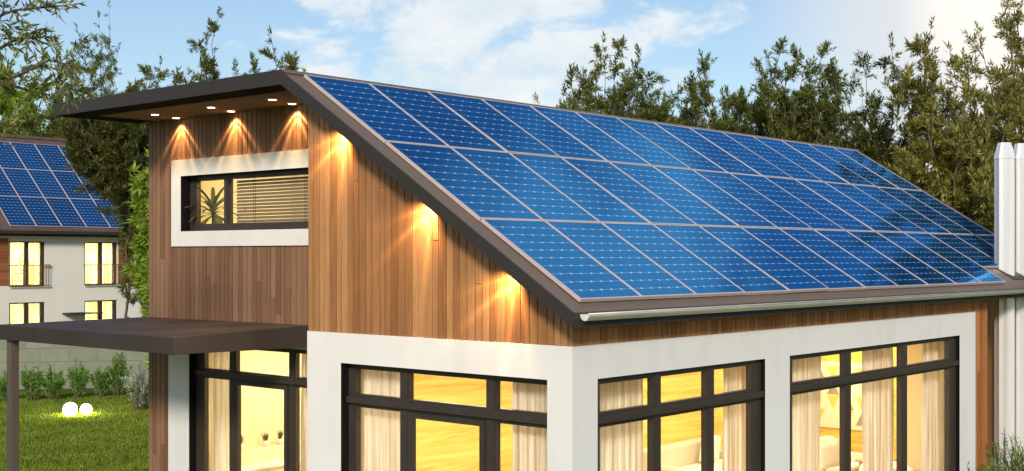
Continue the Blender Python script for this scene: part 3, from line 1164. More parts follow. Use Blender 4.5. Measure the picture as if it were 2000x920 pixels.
sofa(-4.96, -4.02, 8.0, 10.35, 'cream sofa with low back seen through the narrower eave side window')
cushion('cushion', (-4.52, 9.62, 0.72), 0.50, 0.16, 0.50, 'white_linen', 'white square cushion leaning on the cream sofa', 'cushion', (R(-6), R(14), R(78)))
sofa(-3.35, -2.45, 9.75, 11.6, 'cream sofa seen through the wide eave side window behind the wooden side table')
cushion('cushion', (-2.62, 10.35, 0.74), 0.50, 0.16, 0.50, 'white_linen', 'white square cushion on the sofa behind the wooden side table', 'cushion', (R(4), R(-8), R(55)))
r = empty('side_table', (-2.05, 10.95, 0.1), 'square wooden side table behind the wide eave side window', 'side table')
mb = MB()
mb.box(-2.31, -1.79, 10.69, 11.21, 0.60, 0.64)
mb.build('table_top', 'table_wood', r, bevel=0.005)
mb = MB()
mb.box(-2.27, -1.83, 10.73, 11.17, 0.17, 0.599)
mb.build('cabinet', 'table_wood', r, bevel=0.004)
for xx in (-2.25, -1.85):
    for yy in (10.75, 11.15):
        mb = MB()
        mb.box(xx - 0.02, xx + 0.02, yy - 0.02, yy + 0.02, 0.10, 0.169)
        mb.build('leg', 'table_wood', r)
# round tub chair with a red cushion
r = empty('armchair', (-1.3, 9.75, 0.1), 'rounded white tub chair with red cushion inside the wide eave side window', 'armchair')
mb = MB()
mb.lathe([(0.34, 0.17), (0.37, 0.2), (0.37, 0.40), (0.33, 0.44)], (-1.3, 9.75, 0), 24)
mb.build('seat', 'white_linen', r, smooth=True)
mb = MB()
pts = [(-1.3 + 0.36 * math.cos(a), 9.75 + 0.36 * math.sin(a), 0.62 + 0.09 * math.sin((a - R(20)) / R(230) * PI)) for a in [R(20) + R(230) * k / 18 for k in range(19)]]
mb.tube(pts, 0.085, 10)
pts = [(p[0], p[1], 0.46) for p in pts]
mb.tube(pts, 0.085, 10)
mb.build('backrest', 'white_linen', r, smooth=True)
for k in range(4):
    a = PI / 4 + k * PI / 2
    mb = MB()
    mb.tube([(-1.3 + 0.26 * math.cos(a), 9.75 + 0.26 * math.sin(a), 0.10), (-1.3 + 0.24 * math.cos(a), 9.75 + 0.24 * math.sin(a), 0.18)], 0.018, 8)
    mb.build('leg', 'table_wood', r)
cushion('cushion', (-1.42, 9.72, 0.60), 0.40, 0.14, 0.36, 'red_cloth', 'red cushion propped in the white tub chair', 'cushion', (R(10), 0, R(40)))

# geometric wall picture: plain triangles
pc = empty('wall_picture', (-4.0, 13.55, 0.72), 'white wall picture of grey and yellow triangles at the far end of the living room', 'picture')
mb = MB()
PX0, PX1, PZ0, PZ1, PY = -4.62, -3.4, 0.72, 2.02, 13.575
mb.box(PX0, PX1, PY - 0.03, PY, PZ0, PZ1)
mb.build('canvas', 'white_linen', pc)
tri_g, tri_y = MB(), MB()
sx, sz = (PX1 - PX0) / 4, (PZ1 - PZ0 - 0.16) / 4
for j in range(4):
    for i in range(4):
        xa, za = PX0 + i * sx, PZ0 + 0.08 + j * sz
        tgt = tri_g if (i + j) % 2 else tri_y
        if (i * 7 + j * 3) % 4 == 3:
            continue
        up = (i + j) % 2
        tr_ = [(xa + 0.02, za + 0.01), (xa + sx - 0.02, za + 0.01), (xa + sx / 2, za + sz - 0.01)] if up else \
              [(xa + 0.02, za + sz - 0.01), (xa + sx / 2, za + 0.01), (xa + sx - 0.02, za + sz - 0.01)]
        tgt.prism(tr_, 'y', PY - 0.034, PY - 0.0305)
tri_g.build('grey_triangles', 'grey_pattern', pc)
tri_y.build('yellow_triangles', 'yellow_pattern', pc)

# kitchen ledge with three small grass pots
r = empty('kitchen_counter', (-8.1, 3.3, 0.1), 'long white kitchen counter with raised ledge seen through the patio door', 'counter')
mb = MB()
mb.box(-8.34, -7.78, 1.5, 5.6, 0.1, 0.92)
mb.build('cabinet', 'counter_top', r)
mb = MB()
mb.box(-8.35, -7.74, 1.45, 5.65, 0.922, 0.96)
mb.build('counter_top', 'counter_top', r, bevel=0.004)
mb = MB()
mb.box(-8.35, -8.12, 1.45, 5.65, 0.962, 1.17)
mb.build('ledge', 'interior_paint', r, bevel=0.006)


def leaf_arrays(P, D, N, L, W):
    """Rhomb leaves: base P, direction D, side vector N; returns verts (n*4,3)."""
    tip = P + D * L[:, None]
    mid = P + D * (L * 0.42)[:, None]
    up = np.cross(D, N)
    a = mid + N * (W / 2)[:, None] + up * (W * 0.10)[:, None]
    b = mid - N * (W / 2)[:, None] + up * (W * 0.10)[:, None]
    return np.stack([P, a, tip, b], 1).reshape(-1, 3)


def quads_object(name, V, mat, parent=None, loc=(0, 0, 0)):
    me = bpy.data.meshes.new(name)
    n = len(V) // 4
    me.vertices.add(n * 4)
    me.vertices.foreach_set('co', V.astype(np.float32).ravel())
    me.loops.add(n * 4)
    me.loops.foreach_set('vertex_index', np.arange(n * 4, dtype=np.int32))
    me.polygons.add(n)
    me.polygons.foreach_set('loop_start', np.arange(0, n * 4, 4, dtype=np.int32))
    try:
        me.polygons.foreach_set('loop_total', np.full(n, 4, dtype=np.int32))
    except Exception:
        pass
    me.materials.append(M[mat])
    me.update(calc_edges=True)
    o = bpy.data.objects.new(name, me)
    COL.objects.link(o)
    o.location = loc
    if parent is not None:
        o.parent = parent
    return o


def unit(a):
    return a / np.maximum(np.linalg.norm(a, axis=-1, keepdims=True), 1e-9)


def side_of(D, rng):
    r = rng.normal(size=D.shape)
    return unit(np.cross(D, r))


posn = ['left of the three', 'middle of the three', 'right of the three']
for k, yy in enumerate((2.33, 2.81, 3.09)):
    r = empty('potted_grass', (-8.22, yy, 1.172), f'small potted grass on the kitchen ledge, {posn[k]}', 'potted plant', 'grass pots on the kitchen ledge')
    mb = MB()
    mb.lathe([(0.03, 0.0), (0.045, 0.005), (0.05, 0.09), (0.044, 0.09), (0.042, 0.075)], (-8.22, yy, 1.172), 14)
    mb.build('pot', 'pot_clay', r, smooth=True)
    rng = np.random.default_rng(40 + k)
    n = 70
    P = np.stack([rng.normal(0, .014, n), rng.normal(0, .014, n), np.full(n, .075)], 1)
    D = unit(np.stack([rng.normal(0, .22, n), rng.normal(0, .22, n), np.ones(n)], 1))
    quads_object('foliage', leaf_arrays(P, D, side_of(D, rng), rng.uniform(.10, .18, n), np.full(n, .008)), 'leaf_room', r)

# upstairs room: palm and slatted blind
r = empty('indoor_palm', (-7.72, 1.47, 3.13), 'tall indoor palm with arching leaves in the left pane of the upstairs window', 'potted plant')
mb = MB()
mb.lathe([(0.14, 0), (0.18, 0.02), (0.21, 0.36), (0.19, 0.36), (0.18, 0.3)], (-7.72, 1.47, 3.13), 20)
mb.build('pot', 'pot_clay', r, smooth=True)
mb = MB()
mb.tube([(-7.72, 1.47, 3.43), (-7.74, 1.46, 3.9), (-7.71, 1.47, 4.4), (-7.70, 1.46, 4.78)], [0.03, 0.025, 0.022, 0.018], 8)
mb.tube([(-7.72, 1.45, 3.43), (-7.78, 1.43, 4.0), (-7.82, 1.42, 4.42)], [0.02, 0.018, 0.014], 8)
mb.build('stem', 'bark', r, smooth=True)
mb = MB()
rngp = random.Random(5)
for (cx, cy, cz, nl, L0) in ((-7.70, 1.46, 4.76, 36, 0.50), (-7.82, 1.42, 4.40, 14, 0.24)):
    for k in range(nl):
        a = k * 2.4 + rngp.uniform(-.2, .2)
        el = R(78) - R(95) * (k / nl)
        L = L0 * rngp.uniform(.8, 1.1)
        pts = []
        for s in range(7):
            t = s / 6
            e2 = el - R(55) * t
            if s == 0:
                p = Vector((cx, cy, cz - 0.10 * k / nl))
            else:
                p = pts[-1] + Vector((math.cos(a) * math.cos(e2), math.sin(a) * math.cos(e2), math.sin(e2))) * (L / 6)
            pts.append(p)
        sd_ = Vector((-math.sin(a), math.cos(a), 0))
        k0 = len(mb.v)
        for s, p in enumerate(pts):
            t = s / 6
            wd = 0.042 * (0.35 + 1.3 * t) * (1 - t) ** 0.6 + 0.002
            mb.v += [tuple(p + sd_ * wd), tuple(p - Vector((0, 0, .006))), tuple(p - sd_ * wd)]
        for s in range(6):
            q = k0 + s * 3
            mb.f += [(q, q + 1, q + 4, q + 3), (q + 1, q + 2, q + 5, q + 4)]
mb.build('fronds', 'leaf_room', r, smooth=True)

r = empty('window_blind', (-5.72, 1.27, 4.47), 'beige horizontal slatted blind in the right pane of the upstairs window', 'blind')
mb = MB()
zz = 4.53
while zz < 5.14:
    # each slat tilted so light shows between
    mb.hexa([(-6.88, 1.255, zz - 0.019), (-4.6, 1.255, zz - 0.019), (-4.6, 1.275, zz + 0.015), (-6.88, 1.275, zz + 0.015),
             (-6.88, 1.254, zz - 0.016), (-4.6, 1.254, zz - 0.016), (-4.6, 1.274, zz + 0.018), (-6.88, 1.274, zz + 0.018)])
    zz += 0.0455
mb.build('slats', 'slat_beige', r)
mb = MB()
for xx in (-6.49, -6.45, -5.42, -5.38, -4.75):
    mb.tube([(xx, 1.250, 4.50), (xx, 1.250, 5.17)], 0.003, 5)
mb.build('cords', 'fascia_paint', r)
mb = MB()
mb.box(-6.88, -4.6, 1.25, 1.30, 5.16, 5.20)
mb.build('head_rail', 'slat_beige', r)

# ------------------------------------------------------------------ neighbouring house
NX = -38.0
NB = empty('neighbouring_house', (NX, 16.5, 0), 'white rendered neighbouring house with lit windows and panels on a brown tiled roof', 'house')
NS = 0.857
NE_X, NE_Z = -37.5, 5.06


def nroof(x):
    return NE_Z + (NE_X - x) * NS


NRX = -42.1
NW = [(14.143, 15.582), (17.243, 18.69)]
NWA = [(11.0, 12.45), (20.6, 22.05)]
holes = [(a, b, z0, z1) for (a, b) in NW + NWA for (z0, z1) in ((2.93, 4.65), (0.6, 2.34))]
mb = MB()
cells(mb, 'x', NX - 0.25, NX, 8.0, 25.0, 0.0, 4.86, holes)
mb.box(-46.0, NX - 0.25, 8.0, 8.25, 0, 4.8)
mb.box(-46.0, NX - 0.25, 24.75, 25.0, 0, 4.8)
mb.box(-46.2, -46.0, 8.0, 25.0, 0, 4.8)
for yy in (8.0, 24.75):
    mb.prism([(-46.1, 4.8), (-38.05, 4.8), (NRX, nroof(NRX) - 0.25)], 'y', yy, yy + 0.25)
mb.build('wall', 'cream_render', NB)
mb = MB()
mb.box(NX - 3.2, NX - 0.26, 8.26, 24.74, 2.55, 2.75)
mb.box(NX - 3.3, NX - 3.2, 8.26, 24.74, 0.0, 4.85)
mb.box(NX - 3.2, NX - 0.26, 8.26, 24.74, 4.78, 4.84)
mb.build('interior_wall', 'interior_paint', NB)
# timber panels beside the upper windows
for (a, b, z0, z1) in ((12.47, 14.10, 3.0, 4.78), (18.74, 20.55, 3.0, 4.78)):
    mb = MB()
    z = z0
    while z < z1 - 0.02:
        mb.box(NX + 0.002, NX + 0.03, a, b, z, min(z + 0.112, z1))
        z += 0.118
    mb.build('timber_panel', 'red_boards', NB)
mb = MB()
mb.prism([(NE_X, NE_Z - 0.16), (NE_X, NE_Z), (NRX, nroof(NRX)), (-46.7, NE_Z), (-46.7, NE_Z - 0.16), (NRX, nroof(NRX) - 0.2)], 'y', 7.6, 25.4)
nr = mb.build('roof', 'shingle', NB)
mb = MB()   # flat interlocking tiles
rngt = random.Random(2)
for j in range(2):
    xa = NE_X - 0.02 - j * 0.22
    for k in range(54):
        ya = 7.62 + k * 0.33 + (0.16 if j % 2 else 0)
        if ya + 0.32 > 25.4:
            continue
        h = rngt.uniform(0.012, 0.018)
        mb.hexa([(xa, ya, nroof(xa) + h), (xa - 0.26, ya, nroof(xa - 0.26) + 0.003), (xa - 0.26, ya + 0.318, nroof(xa - 0.26) + 0.003), (xa, ya + 0.318, nroof(xa) + h),
                 (xa, ya, nroof(xa) + h + 0.015), (xa - 0.26, ya, nroof(xa - 0.26) + 0.015), (xa - 0.26, ya + 0.318, nroof(xa - 0.26) + 0.015), (xa, ya + 0.318, nroof(xa) + h + 0.015)])
mb.build('roof_tiles', 'shingle', nr)
mb = MB()
for k in range(54):
    ya = 7.62 + k * 0.33
    mb.box(NRX - 0.16, NRX + 0.16, ya, ya + 0.32, nroof(NRX) - 0.06, nroof(NRX) + 0.05)
for j in range(2):
    xa = NRX + 0.42 - j * 0.2
    for k in range(54):
        ya = 7.62 + k * 0.33 + (0.16 if j % 2 else 0)
        if ya + 0.32 > 25.4:
            continue
        h = 0.015
        mb.hexa([(xa, ya, nroof(xa) + h), (xa - 0.26, ya, nroof(xa - 0.26) + 0.003), (xa - 0.26, ya + 0.318, nroof(xa - 0.26) + 0.003), (xa, ya + 0.318, nroof(xa) + h),
                 (xa, ya, nroof(xa) + h + 0.015), (xa - 0.26, ya, nroof(xa - 0.26) + 0.015), (xa - 0.26, ya + 0.318, nroof(xa - 0.26) + 0.015), (xa, ya + 0.318, nroof(xa) + h + 0.015)])
mb.build('ridge_tiles', 'shingle', nr)
mb = MB()
mb.box(NE_X + 0.002, NE_X + 0.11, 7.6, 25.4, NE_Z - 0.12, NE_Z - 0.01)
mb.build('gutter', 'fascia_paint', NB)


def nwindow(a, b, z0, z1):
    mb = MB()
    c = (a + b) / 2
    cells(mb, 'x', NX - 0.14, NX - 0.06, a, b, z0, z1, [(a + 0.07, c - 0.09, z0 + 0.08, z1 - 0.05), (c + 0.09, b - 0.16, z0 + 0.08, z1 - 0.05)])
    f = mb.build('window', 'frame_paint', NB)
    for (p, q) in ((a + 0.07, c - 0.09), (c + 0.09, b - 0.16)):
        mb = MB()
        mb.box(NX - 0.11, NX - 0.10, p, q, z0 + 0.08, z1 - 0.05)
        mb.build('pane', 'window_glass', f)
    return f


names = {14.143: 'left', 17.243: 'right'}
for (a, b) in NW + NWA:
    for up, (z0, z1) in ((True, (2.93, 4.65)), (False, (0.6, 2.34))):
        nwindow(a, b, z0, z1)
        if up:
            mb = MB()
            mb.box(NX + 0.10, NX + 0.14, a - 0.06, b + 0.16, z0 + 0.80, z0 + 0.84)
            mb.box(NX + 0.10, NX + 0.14, a - 0.06, b + 0.16, z0 + 0.02, z0 + 0.05)
            k = 0
            while a - 0.04 + k * 0.105 < b + 0.14:
                y = a - 0.04 + k * 0.105
                mb.box(NX + 0.112, NX + 0.128, y - 0.008, y + 0.008, z0 + 0.05, z0 + 0.80)
                k += 1
            for y in (a - 0.05, b + 0.15):
                mb.box(NX + 0.0315, NX + 0.10, y - 0.01, y + 0.01, z0 + 0.80, z0 + 0.83)
            mb.build('balcony_rail', 'rail_metal', NB)
        if a in names:
            fl_ = 'upper' if up else 'lower'
            for sd_, (p, q) in (('left', (a + 0.02, a + 0.50)), ('right', (b - 0.55, b - 0.02))):
                o = curtain('x', NX - 0.34, p, q, f'cream curtain on the {sd_} in the {names[a]} {fl_} window of the neighbouring house',
                            z0=z0 - 0.15, z1=z1 + 0.08, seed=int(a * 10) + up)
                o['group'] = 'curtains in the neighbouring windows'
mb = MB()
mb.box(NX + 0.001, NX + 0.55, 16.30, 17.72, 1.84, 1.90)
mb.build('door_hood', 'fascia_paint', NB)
for (z, pw) in ((4.7, 520), (2.5, 420)):
    for y in (14.8, 18.0):
        room_lamp((NX - 1.6, y, z), 1.5, 1.5, pw, (1.0, 0.74, 0.33))
room_lamp((NX - 1.6, 21.3, 4.7), 1.5, 1.5, 300, (1.0, 0.74, 0.33))

# panels on its roof: 3 rows; rows labelled by where they fall along the row in the photograph
NAN = math.atan(NS)
NP = panel_mesh(1.03, 1.77, 6, 10)
for r_ in range(3):
    xt = -41.67 + r_ * 1.357
    lst = []
    for k in range(-4, 9):
        y = 16.07 + k * 1.045
        c = (xt + 0.68, y + 0.5, nroof(xt + 0.68))
        if -10 < seen(c)[0] < 330:
            lst.append(y)
    for i, y in enumerate(lst):
        place_panel(NP, (xt, y, nroof(xt) + 0.05), NAN,
                    f'solar panel in the {rown[r_]} row on the neighbouring roof, {ORD[i]} from the left', 'solar panels on the neighbouring roof')
# pot palm behind the left upper neighbour window
r = empty('balcony_plant', (NX - 0.62, 15.0, 2.76), 'leafy house plant inside the left upper window of the neighbouring house', 'potted plant')
mb = MB()
mb.lathe([(0.12, 0), (0.17, 0.3), (0.15, 0.3)], (NX - 0.62, 15.0, 2.76), 14)
mb.build('pot', 'pot_clay', r, smooth=True)
rng = np.random.default_rng(77)
n = 260
P = np.stack([rng.normal(0, .10, n), rng.normal(0, .13, n), rng.uniform(.3, 1.35, n)], 1)
D = unit(np.stack([rng.normal(0, 1, n), rng.normal(0, 1, n), rng.normal(.4, .6, n)], 1))
quads_object('foliage', leaf_arrays(P, D, side_of(D, rng), rng.uniform(.12, .22, n), np.full(n, .03)), 'leaf_room', r)

# ------------------------------------------------------------------ garden wall, globe lamps
A = at(-160, 600, 38.6); B = at(420, 600, 40.2)
gw = empty('garden_wall', ((A.x + B.x) / 2, (A.y + B.y) / 2, 0), 'pale concrete block garden wall behind the row of upright shrubs', 'wall')
dv = Vector((B.x - A.x, B.y - A.y, 0))
L = dv.length
mb = MB()
mb.box(-L / 2, L / 2, -0.12, 0.12, 0, 1.75)
b1 = mb.build('wall', 'block_wall')
b1.parent = gw
mb = MB()
mb.box(-L / 2 - 0.01, L / 2 + 0.01, -0.16, 0.16, 1.752, 1.83)
b2 = mb.build('coping', 'block_wall')
b2.parent = gw
gw.rotation_euler = (0, 0, math.atan2(dv.y, dv.x))

for (px, py, rad, lab) in ((137, 814, 0.175, 'larger glowing white globe lamp on the lawn'), (168, 811, 0.142, 'smaller glowing white globe lamp on the lawn')):
    p = at(px, py, 4.1 * FPX / (py - HV))
    mb = MB()
    prof = [(max(0.012, rad * math.sin(PI * k / 16)), rad - rad * math.cos(PI * k / 16)) for k in range(17)]
    mb.lathe(prof, (p.x, p.y, 0.012), 28)
    o = mb.build('globe_lamp', 'globe_light', smooth=True, loc=(p.x, p.y, 0.012))
    tag(o, lab, 'lamp', 'globe lamps on the lawn')
    mb = MB()
    mb.lathe([(rad * 0.45, 0.0), (rad * 0.45, 0.022), (rad * 0.3, 0.03)], (p.x, p.y, 0.0), 20)
    mb.build('base', 'pot_clay', o)


# ------------------------------------------------------------------ trees and shrubs
def rot_about(v, axis, ang):
    return Matrix.Rotation(ang, 3, axis) @ v


def grow(seed, height, radius, trunk_h, limbs, sides_per, twigs_per, leaves_per, leaf_len, leaf_w, shoots=0, lean=(0, 0),
         trunk_r=0.12, low=0.25, droop=0.0, lexp=1.0, limb_from=0.35):
    """Returns (trunk MB, leaf verts). A trunk, limbs, side branches, twigs, and single leaves along the twigs."""
    rng = random.Random(seed)
    npr = np.random.default_rng(seed)
    mb = MB()
    base = Vector((0, 0, 0))
    tp = [base]
    n = 7
    for i in range(1, n + 1):
        t = i / n
        tp.append(Vector((lean[0] * t ** lexp + rng.uniform(-.06, .06) * height * .12, lean[1] * t ** lexp + rng.uniform(-.06, .06) * height * .12, trunk_h * t)))
    mb.tube(tp, [trunk_r * (1 - 0.5 * i / n) * (1.35 if i == 0 else 1) for i in range(n + 1)], 8)
    TW_P, TW_D, TW_L = [], [], []

    def branch(p0, d0, L, r0, seg, wob, up):
        pts, d = [Vector(p0)], Vector(d0).normalized()
        for s in range(seg):
            d = (d + Vector((rng.gauss(0, wob), rng.gauss(0, wob), rng.gauss(0, wob) + up)) ).normalized()
            pts.append(pts[-1] + d * (L / seg))
        return pts

    def twigs_on(pts, count, t0, tl):
        for k in range(count):
            t = t0 + (1 - t0) * (k + rng.random()) / count
            f = t * (len(pts) - 1)
            i = min(int(f), len(pts) - 2)
            p = pts[i].lerp(pts[i + 1], f - i)
            d = (pts[i + 1] - pts[i]).normalized()
            q = Vector((rng.gauss(0, 1), rng.gauss(0, 1), rng.gauss(0.15, .8))).normalized()
            dd = (d * 0.7 + q * 0.9).normalized()
            TW_P.append(p); TW_D.append(dd); TW_L.append(tl * rng.uniform(.6, 1.2))
        TW_P.append(pts[-1]); TW_D.append((pts[-1] - pts[-2]).normalized()); TW_L.append(tl)

    for li in range(limbs + shoots):
        shoot = li >= limbs
        t = rng.uniform(limb_from, 1.0) if not shoot else 1.0
        f = t * n
        i = min(int(f), n - 1)
        p0 = tp[i].lerp(tp[i + 1], f - i)
        az = li * 2.399 + rng.uniform(-.4, .4)
        if shoot:
            tgt = Vector((math.cos(az) * radius * rng.uniform(.1, .55), math.sin(az) * radius * rng.uniform(.1, .55), height * rng.uniform(.96, 1.06)))
        else:
            hh = low + (0.92 - low) * rng.random() ** 0.75
            cm = (low + 0.90) / 2
            rr = radius * math.sqrt(max(0.30, 1 - ((hh - cm) / (1.0 - cm)) ** 2)) * math.sqrt(rng.uniform(.12, 1.0))
            tgt = Vector((math.cos(az) * rr, math.sin(az) * rr, height * hh))
        tgt += Vector((lean[0], lean[1], 0))
        d = tgt - p0
        Lb = d.length
        d.normalize()
        bow = Vector((0, 0, -0.30 if not shoot else -0.05))
        seg = 7
        pts = [p0]
        for s in range(1, seg + 1):
            tt = s / seg
            pts.append(p0.lerp(tgt, tt) + bow * (math.sin(PI * tt)) * Lb * 0.35 +
                       Vector((rng.gauss(0, 1), rng.gauss(0, 1), rng.gauss(0, 1))) * 0.025 * Lb)
        r0 = trunk_r * (0.38 if not shoot else 0.26)
        mb.tube(pts, [max(0.006, r0 * (1 - tt / seg * 0.9)) for tt in range(seg + 1)], 5)
        ns = sides_per if not shoot else max(4, sides_per // 2)
        for k in range(ns):
            t = (0.22 if not shoot else 0.42) + (0.78 if not shoot else .55) * (k + rng.random()) / ns
            f = min(t, 0.999) * seg
            i = int(f)
            p = pts[i].lerp(pts[i + 1], f - i)
            dl = (pts[i + 1] - pts[i]).normalized()
            q = Vector((rng.gauss(0, 1), rng.gauss(0, 1), rng.gauss(.3, .6))).normalized()
            sd_ = (dl * 0.55 + q).normalized()
            Ls = radius * rng.uniform(.26, .5) * (1.15 - 0.5 * t) * (0.62 if shoot else 1)
            bp = branch(p, sd_, Ls, 0, 4, 0.18, 0.08 - droop)
            mb.tube(bp, [max(0.004, r0 * 0.35 * (1 - s / 5)) for s in range(5)], 4, cap=False)
            twigs_on(bp, twigs_per, 0.2, radius * 0.13)
        twigs_on(pts[3 if not shoot else 4:], twigs_per, 0.1, radius * 0.12)
    P = np.array(TW_P); D = np.array(TW_D); TL = np.array(TW_L)
    nt_w = len(P)
    k = leaves_per
    tt = np.tile((np.arange(k) + 0.5) / k, (nt_w, 1)) + npr.uniform(-.04, .04, (nt_w, k))
    LP_ = P[:, None, :] + D[:, None, :] * (TL[:, None] * tt)[..., None]
    LP_ += npr.normal(0, 0.012, LP_.shape)
    # leaves fan out from the twig, sharper toward its tip
    rad = npr.normal(size=(nt_w, k, 3))
    rad = unit(rad - (rad * D[:, None, :]).sum(-1, keepdims=True) * D[:, None, :])
    opn = (1.0 - 0.55 * tt)[..., None]
    LD = unit(D[:, None, :] * (0.75) + rad * opn + np.array([0, 0, 0.05 - droop * 1.5]))
    LD = LD.reshape(-1, 3); LP_ = LP_.reshape(-1, 3)
    m_ = len(LD)
    LL = leaf_len * npr.uniform(.65, 1.2, m_)
    N = side_of(LD, npr)
    up = np.array([0, 0, 1.0])
    N2 = np.cross(LD, up)
    bad = np.linalg.norm(N2, axis=1) < 0.2
    N2[bad] = N[bad]
    N = unit(unit(N2) + 0.6 * N)
    V = leaf_arrays(LP_, LD, N, LL, leaf_w * npr.uniform(.75, 1.2, m_))
    return mb, V


def tree(name, x, y, label, mat, group='trees around the house', z=0.0, **kw):
    r = empty(name, (x, y, z), label, 'tree', group)
    mb, V = grow(**kw)
    t = mb.build('trunk', 'bark', smooth=True)
    t.parent = r
    quads_object('crown', V, mat, r)
    return r


def tree_at(px, dist, top_py, label, mat, radius, **kw):
    p = at(px, HV, dist)
    h = CAM.z + (HV - top_py) * dist / FPX
    d = dict(height=h / 1.02, radius=radius, trunk_h=h * 0.42, limbs=30, low=0.52, sides_per=10, twigs_per=9, leaves_per=21,
             leaf_len=0.155, leaf_w=0.036, trunk_r=0.16)
    d.update(kw)
    return tree('tree', p.x, p.y, label, mat, **d)


BK = 'trees behind the large roof'
tree_at(1190, 36, 62, 'slender leafed tree behind the roof ridge, leftmost of those right of the clouds', 'leaf_olive', 2.05, seed=21, shoots=2, limbs=40, low=0.70, group=BK)
tree_at(1375, 38, 112, 'rounded grey green tree behind the roof, between the two trees with tall shoots', 'leaf_olive', 1.9, seed=22, shoots=2, limbs=34, low=0.70, group=BK)
tree_at(1545, 37, 66, 'olive green tree with a tall bent shoot behind the middle of the roof ridge', 'leaf_olive', 1.9, seed=23, shoots=2, limbs=36, low=0.68, group=BK)
tree_at(1725, 34, 105, 'dense dark tree rising behind the far end of the roof ridge', 'leaf_dark', 2.4, seed=24, shoots=3, low=0.34, group=BK, limbs=50)
tree_at(1868, 31, 78, 'golden green sunlit tree between the far roof end and the flues', 'leaf_gold', 1.9, seed=25, shoots=2, low=0.28, leaf_len=0.19, leaf_w=0.046, group=BK, limbs=40)
tree_at(2035, 33, -95, 'tall golden brown tree at the right edge behind the flues', 'leaf_gold', 2.3, seed=26, shoots=3, low=0.34, group=BK, limbs=50)
tree_at(1830, 41, 190, 'low dark tree filling the gap behind the far roof corner', 'leaf_dark', 2.8, seed=27, low=0.25, limbs=44, group=BK)
tree_at(1640, 44, 215, 'low dark tree behind the ridge between two taller crowns', 'leaf_dark', 2.6, seed=28, low=0.55, limbs=38, group=BK)
tree_at(1455, 43, 190, 'small bushy tree peeping over the middle of the ridge', 'leaf_olive', 2.0, seed=29, low=0.66, group=BK)
tree_at(1280, 42, 185, 'small bushy tree peeping over the ridge beside the leftmost crown', 'leaf_olive', 2.0, seed=30, low=0.66, group=BK)
LB = 'trees left of the house'
tree_at(350, 35, 150, 'large dark tree standing between the two houses', 'leaf_dark', 1.5, seed=41, low=0.76, shoots=2, lean=(-1.25, -1.08), lexp=4.0, limb_from=0.85, trunk_h=5.5, limbs=34, group=LB)
tree_at(196, 64, 30, 'tree with a thin tall shoot rising behind the dark tree', 'leaf_olive', 2.6, seed=42, shoots=3, low=0.6, group=LB)
tree_at(395, 37, 55, 'bushy tree behind the flat roof overhang', 'leaf_olive', 1.6, seed=43, shoots=2, low=0.70, limbs=34, group=LB)
tree_at(525, 38, 82, 'sparse tree tip showing above the roof apex', 'leaf_olive', 1.5, seed=44, shoots=3, low=0.76, limbs=24, group=LB)
tree_at(300, 40, 120, 'tree crown showing between the dark tree and the flat roof', 'leaf_olive', 1.7, seed=45, shoots=2, low=0.74, limbs=36, group=LB)
tree_at(25, 60, 105, 'pale green tree behind the neighbouring roof at the left edge', 'leaf_bright', 2.4, seed=46, shoots=2, low=0.5, leaf_len=0.3, leaf_w=0.07, group=LB)
tree_at(120, 58, 165, 'mid green tree behind the neighbouring roof near the dark tree', 'leaf_olive', 3.0, seed=47, low=0.3, leaf_len=0.28, leaf_w=0.06, group=LB)
tree_at(324, 30, 215, 'bright lime green young tree beside the left corner of the house', 'leaf_bright', 0.72, seed=48, low=0.42, limbs=30, sides_per=6,
        twigs_per=5, leaves_per=11, leaf_len=0.25, leaf_w=0.075, trunk_r=0.06, droop=0.12, group=LB)

# tall trees to the right, out of the picture, mirrored in the panels
for (x, y, h, rad, sd_) in ((-0.6, 24.5, 13.5, 3.0, 51), (-3.4, 31, 14.5, 2.6, 52), (5.5, 25, 12.0, 3.2, 53)):
    tree('tree', x, y, {51: 'tall dark tree beyond the flues', 52: 'tall dark tree farthest behind the flues', 53: 'tall dark tree outside the right edge'}[sd_],
         'leaf_dark', group='tall trees right of the house', seed=sd_, height=h, radius=rad, trunk_h=h * .4, limbs=20, sides_per=9, twigs_per=7, leaves_per=12,
         leaf_len=0.26, leaf_w=0.07, trunk_r=0.2, low=0.15)

